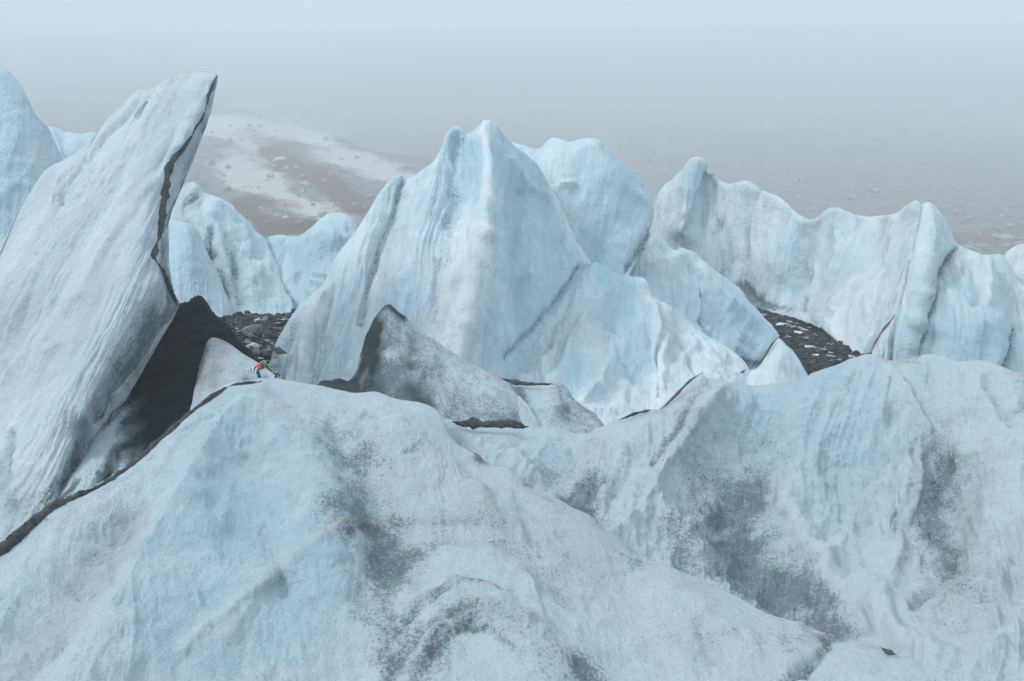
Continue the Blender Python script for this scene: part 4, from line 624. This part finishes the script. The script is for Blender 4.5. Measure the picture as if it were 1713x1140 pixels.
# ------------------------------------------------------------------ stones
def gdepth(px, py, z):  # point on a level surface at height z seen at that pixel
    a = (px - CX) / F; b = -(py - CY) / F; k = z / (-sp + cp * b); return (a * k, (cp + sp * b) * k, z)
def inpoly(x, y, poly):
    c = False; n = len(poly)
    for i in range(n):
        x0, y0 = poly[i]; x1, y1 = poly[(i + 1) % n]
        if (y0 > y) != (y1 > y) and x < (x1 - x0) * (y - y0) / (y1 - y0) + x0: c = not c
    return c
LP = [(355, 512), (490, 512), (500, 560), (470, 650), (430, 640), (350, 560)]
RP = [(1235, 495), (1300, 515), (1390, 540), (1435, 590), (1430, 640), (1330, 650), (1290, 570)]
def rubble(name, poly, n, s0, s1, mat, zf, seed, label, cat, flat=0.45):
    import bmesh
    r = random.Random(seed); protos = []
    for k in range(14):
        me = rock_mesh('r', 1, 0.75, flat, seed * 50 + k, 9); V = np.array([v.co[:] for v in me.vertices]); Fs = [list(p.vertices) for p in me.polygons]; protos.append((V, Fs)); bpy.data.meshes.remove(me)
    xs = [p[0] for p in poly]; ys = [p[1] for p in poly]; VV, FF, off, cnt = [], [], 0, 0
    while cnt < n:
        px, py = r.uniform(min(xs), max(xs)), r.uniform(min(ys), max(ys))
        if not inpoly(px, py, poly): continue
        x, y, z = gdepth(px, py, zf(px, py)); z = float(gz(np.array(x), np.array(y))) if name != 'scree' else zf(px, py)
        V, Fs = protos[r.randrange(14)]; s = s0 + (s1 - s0) * r.random() ** 2.5; a = r.uniform(0, 6.28); t = r.uniform(-.5, .5); c_, s_ = math.cos(a), math.sin(a)
        R = np.array([[c_, -s_, 0], [s_, c_, 0], [0, 0, 1]]) @ np.array([[1, 0, 0], [0, math.cos(t), -math.sin(t)], [0, math.sin(t), math.cos(t)]])
        VV.append(V @ R.T * s + np.array([x, y, z + s * flat * .3])); FF += [[i + off for i in f] for f in Fs]; off += len(V); cnt += 1
    o = mesh_obj(name, np.vstack(VV), FF, mat, None, False); tag(o, label, cat, kind='stuff'); return o
rubble('gravel', LP, 1500, 0.05, 0.22, ROCK_D, lambda a, b: -3.3, 1, 'fine dark slate rubble covering the small hollow left of the tallest serac', 'gravel')
rubble('gravel', LP, 260, 0.05, 0.17, ROCK_L, lambda a, b: -3.3, 2, 'lighter grey chips among the dark slate of the left hollow', 'gravel')
rubble('gravel', RP, 3600, 0.08, 0.36, ROCK_D, lambda a, b: -6.0, 3, 'black gravel covering the sunken hollow below the long ice wall', 'gravel')
rubble('gravel', RP, 220, 0.06, 0.30, ROCK_L, lambda a, b: -6.0, 4, 'pale chips scattered over the black gravel under the ice wall', 'gravel', .3)
def stone(name, me, mat, px, py, D, z, s, rz, tilt, label, cat, group=None):
    o = bpy.data.objects.new(name, me); COL.objects.link(o)
    if not me.materials: me.materials.append(mat)
    o.location = gdepth(px, py, z) if D is None else tuple(unproj(px, py, D))
    o.scale = (s, s, s); o.rotation_euler = (tilt, tilt * .6, rz); tag(o, label, cat, group); return o
slab_me = [rock_mesh('slate_slab', 1, .6, .22, 200 + k, 12) for k in range(5)]
blk_me = [rock_mesh('boulder', 1, .75, .55, 300 + k, 11) for k in range(5)]
# named stones of the left hollow: (x, y, size, rotation, tilt, flat?, material, label)
def mk(me, mat): c = me.copy(); c.materials.clear(); c.materials.append(mat); return c
named = [
    (392, 533, .62, .5, .45, 1, ROCK_D, 'big tilted dark slate slab at the left side of the rubble hollow'),
    (420, 556, .60, 1.1, -.3, 0, ROCK_G, 'large grey block in the middle of the rubble hollow'),
    (436, 532, .50, .2, .2, 1, ROCK_D, 'long dark slate plate against the foot of the far ice'),
    (472, 539, .55, -.2, .25, 1, ROCK_D, 'dark slate plate wedged where the rubble meets the tall serac'),
    (414, 523, .26, .6, .1, 0, ROCK_D, 'small dark stone perched at the top edge of the rubble'),
    (452, 594, .24, .3, .2, 0, ROCK_T, 'tan stone just above the prayer flags'),
    (447, 582, .17, 1.3, .2, 0, ROCK_T, 'small yellowish stone uphill of the tan stone'),
    (436, 600, .16, .3, .1, 1, ROCK_L, 'flat pale stone beside the black cone foot'),
    (464, 590, .42, -.7, .35, 1, ROCK_D, 'black slate leaning on the tall serac above the flags')]
for (px, py, s, rz, tl, fl, mt, lb) in named:
    stone('rock', mk(slab_me[int(px) % 5] if fl else blk_me[int(px) % 5], mt), mt, px, py, None, -3.15, s, rz, tl, lb, 'rock')
stone('rock', mk(blk_me[1], ROCK_D), ROCK_D, 492, 521, 44, 0, .25, .4, .2, 'lone dark stone wedged behind the left edge of the tall serac', 'rock')
stone('ice_lump', mk(blk_me[2], SNOWY), SNOWY, 449, 604, None, -3.25, .26, .4, .6, 'dirty white ice lump between rubble and prayer flags', 'ice lump')
stone('ice_lump', mk(blk_me[3], SNOWY), SNOWY, 421, 582, None, -3.25, .34, 1.4, .2, 'dirty snow lump amid slate below the large grey block', 'ice lump')
r = random.Random(5); ROCK_M = rock_mat('slate', (0.085, 0.09, 0.093), .65)
protos = [mk(m_, ROCK_M) for m_ in slab_me] + [mk(blk_me[0], ROCK_G), mk(slab_me[1], ROCK_L)]
cnt = 0
while cnt < 46:
    px, py = r.uniform(362, 490), r.uniform(519, 612)
    if not inpoly(px, py, [(368, 524), (486, 530), (478, 560), (462, 612), (440, 608), (400, 572)]): continue
    stone('slate_slab', protos[r.randrange(7)], None, px, py, None, -3.2 + r.uniform(-.03, .08), r.uniform(.12, .30), r.uniform(0, 6.3), r.uniform(-.4, .4), 'dark slate piece lying in the rubble hollow left of the tallest serac', 'rock', 'slate pieces in the left hollow'); cnt += 1
cnt = 0; protos = [mk(slab_me[0], ROCK_L), mk(slab_me[2], ROCK_T), mk(slab_me[3], ROCK_L), mk(blk_me[4], ROCK_G)]
while cnt < 22:
    px, py = r.uniform(1262, 1425), r.uniform(512, 625)
    if not inpoly(px, py, [(1265, 520), (1340, 532), (1375, 550), (1420, 590), (1352, 622), (1320, 580)]): continue
    stone('flat_stone', protos[r.randrange(4)], None, px, py, None, -5.85, r.uniform(.16, .42), r.uniform(-.5, .5), r.uniform(-.2, .2), 'pale flat stone on the black gravel in front of the ice wall', 'rock', 'pale stones on the black gravel'); cnt += 1
for (px, py, s, lb) in [(1311, 544, .75, 'long dirty snow patch highest on the black gravel'), (1340, 557, .62, 'dirty snow patch in the middle of the black gravel'), (1362, 582, .72, 'broad whitish snow patch low on the black gravel'), (1280, 527, .4, 'small snow patch at the narrow top of the black gravel'), (1372, 595, .4, 'small snow patch nearest the front of the black gravel')]:
    o = stone('snow_patch', mk(slab_me[4 if px % 2 else 1], SNOWY), SNOWY, px, py, None, -5.9, s, .2, .1, lb, 'snow patch')
stone('rock', mk(blk_me[4], ROCK_D), ROCK_D, 1414, 584, None, -5.7, .62, .3, .1, 'black boulder at the foot of the wall, right end of the gravel', 'rock')
stone('rock', mk(slab_me[2], ROCK_T), ROCK_T, 1420, 596, None, -5.7, .45, .3, .1, 'ochre flat stone on the skyline of the near right ridge', 'rock')

# boulders on the hillside
def hill_pt(px, py):
    best = None; d = np.linspace(355, 1750, 2800); P = unproj(px + d * 0, py + d * 0, d); z = hill_z(P[:, 0], P[:, 1]); k = np.where(P[:, 2] <= z)[0]
    return P[k[0]] if len(k) else None
HB = [(1690, 400, 1.35, 'largest pale boulder on the scree, above the right edge ice'), (1663, 396, .75, 'brownish boulder left of the largest boulder'), (1707, 408, .6, 'small dark stone right of the largest boulder'), (1632, 410, .4, 'small dark stone alone on the scree above the split tower'),
      (1672, 362, .7, 'flat pale stone higher up the scree at right'), (1640, 380, .4, 'pale stone on the scree between tower and boulders'), (1677, 412, .45, 'round stone in front of the largest boulder'), (1608, 383, .4, 'small pale stone just right of the split tower tip'),
      (466, 269, 1.5, 'grey boulder highest on the brown hillside'), (475, 283, 1.2, 'flat boulder directly below the highest one on the brown hillside'), (458, 277, .6, 'small stone left of the flat hillside boulder'), (509, 310, 1.1, 'dark boulder pair member, midway down the brown hillside'),
      (543, 305, .65, 'small boulder right of the midway dark boulder'), (463, 362, .55, 'stone low on the brown hillside, left one'), (474, 364, .6, 'stone low on the brown hillside, beside its left neighbour'), (449, 372, .5, 'pale stone above the notch of the far ice peaks'), (1360, 352, .9, 'flat stone above the dip in the long ice wall')]
PALE = rock_mat('pale_boulder', (0.50, 0.47, 0.44), .25)
bp_ = [mk(m_, PALE) for m_ in blk_me] + [mk(m_, ROCK_L) for m_ in blk_me]
for i, (px, py, s, lb) in enumerate(HB):
    p = hill_pt(px, py); print('HB', px, py, p)
    if p is None: continue
    o = bpy.data.objects.new('boulder', bp_[(i * 3) % 10]); COL.objects.link(o); o.location = (p[0], p[1], p[2] + s * .3); s *= 4.8;  o.scale = (s, s * .9, s * .75); o.rotation_euler = (.2, .1, i * 1.3); tag(o, lb, 'boulder')
VV, FF, off = [], [], 0
r = random.Random(11); pr = []
for k in range(10):
    m_ = rock_mesh('r', 1, .8, .55, 700 + k, 9); pr.append((np.array([v.co[:] for v in m_.vertices]), [list(p.vertices) for p in m_.polygons])); bpy.data.meshes.remove(m_)
n = 12000; u_ = rng.rand(n, 4); near = u_[:, 3] < .5
aa = np.where(near, 900 + 880 * u_[:, 0], 300 + 1500 * u_[:, 0]); dd = np.where(near, 433 * (640 / 433) ** (u_[:, 1] ** 1.6), 380 * (1000 / 380) ** u_[:, 1])
P = np.stack([(aa - CX) / F * dd, dd, dd * 0], -1); P[:, 2] = hill_z(P[:, 0], P[:, 1]); cl = fbm(P / 44, 3)
for i in range(n):
    if P[i, 2] < -20 or cl[i] < u_[i, 2] * .6 - (.3 if not near[i] else .25): continue
    V, Fs = pr[r.randrange(10)]; s = (.34 + 2.4 * r.random() ** 9) * (1.0 + dd[i] / 1900); a = r.uniform(0, 6.28); R = np.array([[math.cos(a), -math.sin(a), 0], [math.sin(a), math.cos(a), 0], [0, 0, 1]])
    VV.append(V @ R.T * s + P[i] + [0, 0, s * .45]); FF += [[q + off for q in f] for f in Fs]; off += len(V)
o = mesh_obj('scree', np.vstack(VV), FF, rock_mat('scree_stone', (0.29, 0.275, 0.26), .5), None, False); tag(o, 'countless loose stones strewn over the misty hillside', 'scree', kind='stuff')
Pg, Ng = GRID[kc.name]; nu_, nv_ = Pg.shape[:2]; VV, FF, off, cnt = [], [], 0, 0
while cnt < 2600:
    i, j = r.randrange(nu_), int(nv_ * r.random() ** 1.4); p = Pg[i, j]; qx, qy, _q = proj(p)
    if qx < 175 + 0.35 * max(0, qy - 640) and qy > 640: continue
    if qx < 250 - (qy - 700) * .4 and qy > 700 and r.random() < .7: continue
    V, Fs = pr[r.randrange(10)]; s = .012 + .05 * r.random() ** 4; a = r.uniform(0, 6.28); R = np.array([[math.cos(a), 0, -math.sin(a)], [0, 1, 0], [math.sin(a), 0, math.cos(a)]])
    VV.append(V @ R.T * s + p + Ng[i, j] * s * .2); FF += [[q + off for q in f] for f in Fs]; off += len(V); cnt += 1
gr = mesh_obj('grit', np.vstack(VV), FF, rock_mat('black_stone', (0.018, 0.02, 0.022), .6), kc, False); gr['kind'] = 'stuff'

# ------------------------------------------------------------------ prayer flags
pf = bpy.data.objects.new('prayer_flags', None); COL.objects.link(pf); tag(pf, 'colourful string of prayer flags snagged on ice behind the near ridge', 'prayer flags')
pf.location = tuple(unproj(440, 630, 20.6)); O = np.array(pf.location)
def cloth_mat(name, col):
    m, N, L, P = new_mat(name); t = N.new('ShaderNodeTexCoord').outputs['Object']; nn = noise(N, L, t, 18, 3)
    L.new(mixc(N, L, nn, tuple(q * .65 for q in col), tuple(min(1, q * 1.25) for q in col)), P.inputs['Base Color']); P.inputs['Roughness'].default_value = .85; return m
CL = {k: cloth_mat(k + '_cloth', v) for k, v in dict(red=(.52, .07, .055), green=(.05, .26, .12), blue=(.02, .09, .30), white=(.62, .62, .66), yellow=(.55, .42, .10)).items()}
def flag(quad, d, colr, fold, seed, label=None):
    """quad: four corners (x,y) clockwise from top left; crumpled cloth"""
    n = 13; q = np.array(quad, float); u, v = np.meshgrid(np.linspace(0, 1, n), np.linspace(0, 1, n), indexing='ij'); u_, v_ = u[..., None], v[..., None]
    XY = (q[0] * (1 - u_) + q[1] * u_) * (1 - v_) + (q[3] * (1 - u_) + q[2] * u_) * v_
    dpt = d + fold * np.sin(u * 7 + seed) * (.3 + .7 * v) + fold * .7 * pn(np.stack([u * 2.5, v * 2.5, u * 0 + seed * 1.7], -1))
    P = unproj(XY[..., 0] + 0.8 * pn(np.stack([u * 3, v * 3, u * 0 + seed], -1)), XY[..., 1] + 1.0 * pn(np.stack([u * 3, v * 3, u * 0 + seed + 5.5], -1)), dpt) - O
    i = np.arange(n * n).reshape(n, n); Q = np.stack([i[:-1, :-1], i[1:, :-1], i[1:, 1:], i[:-1, 1:]], -1).reshape(-1, 4)
    o = mesh_obj('flag', P.reshape(-1, 3), Q, CL[colr], pf); so_ = o.modifiers.new('thickness', 'SOLIDIFY'); so_.thickness = .006
    if label: o['label'] = label
flag([(422, 616), (441, 603.5), (442.5, 617), (429, 621)], 20.5, 'red', .06, 1, 'crumpled red flag at the top')
flag([(432, 611), (442, 607), (437, 617), (433, 619)], 20.45, 'red', .05, 2, 'folded red flag corner')
flag([(440.5, 604), (444, 603), (450, 613), (441, 615)], 20.5, 'green', .05, 3, 'green flag beside the red one')
flag([(446, 609), (450, 612), (462, 623.5), (451, 618)], 20.5, 'green', .04, 4, 'twisted green flag trailing down right')
flag([(418, 617), (425, 614), (424.5, 622), (417, 624)], 20.45, 'white', .05, 5, 'white flag left of the red')
flag([(428, 616), (431, 615), (429, 624), (423, 627)], 20.4, 'white', .04, 6, 'white flag strip below the red')
flag([(409, 616), (414, 617.5), (417, 624), (410.5, 626)], 20.5, 'white', .05, 7, 'crumpled white flag at far left')
flag([(418, 616), (422, 614.5), (428, 622), (424, 624)], 20.5, 'blue', .04, 8, 'dark blue flag behind the white')
flag([(428, 622), (433, 620), (437.5, 632), (432, 632.5)], 20.4, 'blue', .05, 9, 'blue flag hanging in the middle')
flag([(461, 625), (465, 623.5), (464, 631), (459, 633)], 20.35, 'blue', .04, 10, 'dark blue flag at the right end')
flag([(464, 623.5), (468, 627), (471, 632), (466, 630)], 20.35, 'blue', .04, 11, 'dark blue flag at the far right')
flag([(467, 629.5), (470.5, 630), (471, 634), (467, 633.5)], 20.3, 'yellow', .03, 12, 'small yellow flag')
cp_ = np.array([(411, 620), (424, 615), (441, 604), (449, 613), (462, 623.5), (470, 631)], float); t_ = np.linspace(0, 5, 50); xy = spline(cp_, t_)
Pc = unproj(xy[:, 0], xy[:, 1], 20.48) - O; V, Q = [], []
for i in range(50):
    for j in range(5): th = j * 2 * math.pi / 5; V.append(Pc[i] + np.array([math.cos(th) * .3, math.sin(th), math.cos(th)]) * .006)
for i in range(49):
    for j in range(5): Q.append([i * 5 + j, i * 5 + (j + 1) % 5, (i + 1) * 5 + (j + 1) % 5, (i + 1) * 5 + j])
mesh_obj('cord', V, Q, CL['white'], pf)

# ------------------------------------------------------------------ haze
hm = bpy.data.materials.new('haze'); hm.use_nodes = True; n_ = hm.node_tree.nodes; n_.clear()
ou = n_.new('ShaderNodeOutputMaterial'); pv = n_.new('ShaderNodeVolumePrincipled'); pv.inputs['Color'].default_value = (0.965, 0.985, 0.995, 1); pv.inputs['Density'].default_value = 0.0014
hm.node_tree.links.new(pv.outputs[0], ou.inputs['Volume'])
b0, b1 = np.array([-3500, -30, -90.0]), np.array([3500, 3400, 585.0])
V = [(x, y, z) for x in (b0[0], b1[0]) for y in (b0[1], b1[1]) for z in (b0[2], b1[2])]
o = mesh_obj('haze', V, [[0, 1, 3, 2], [4, 6, 7, 5], [0, 4, 5, 1], [2, 3, 7, 6], [0, 2, 6, 4], [1, 5, 7, 3]], hm, None, False)
tag(o, 'pale mist hanging over the hillside and the ice', 'haze', kind='stuff')
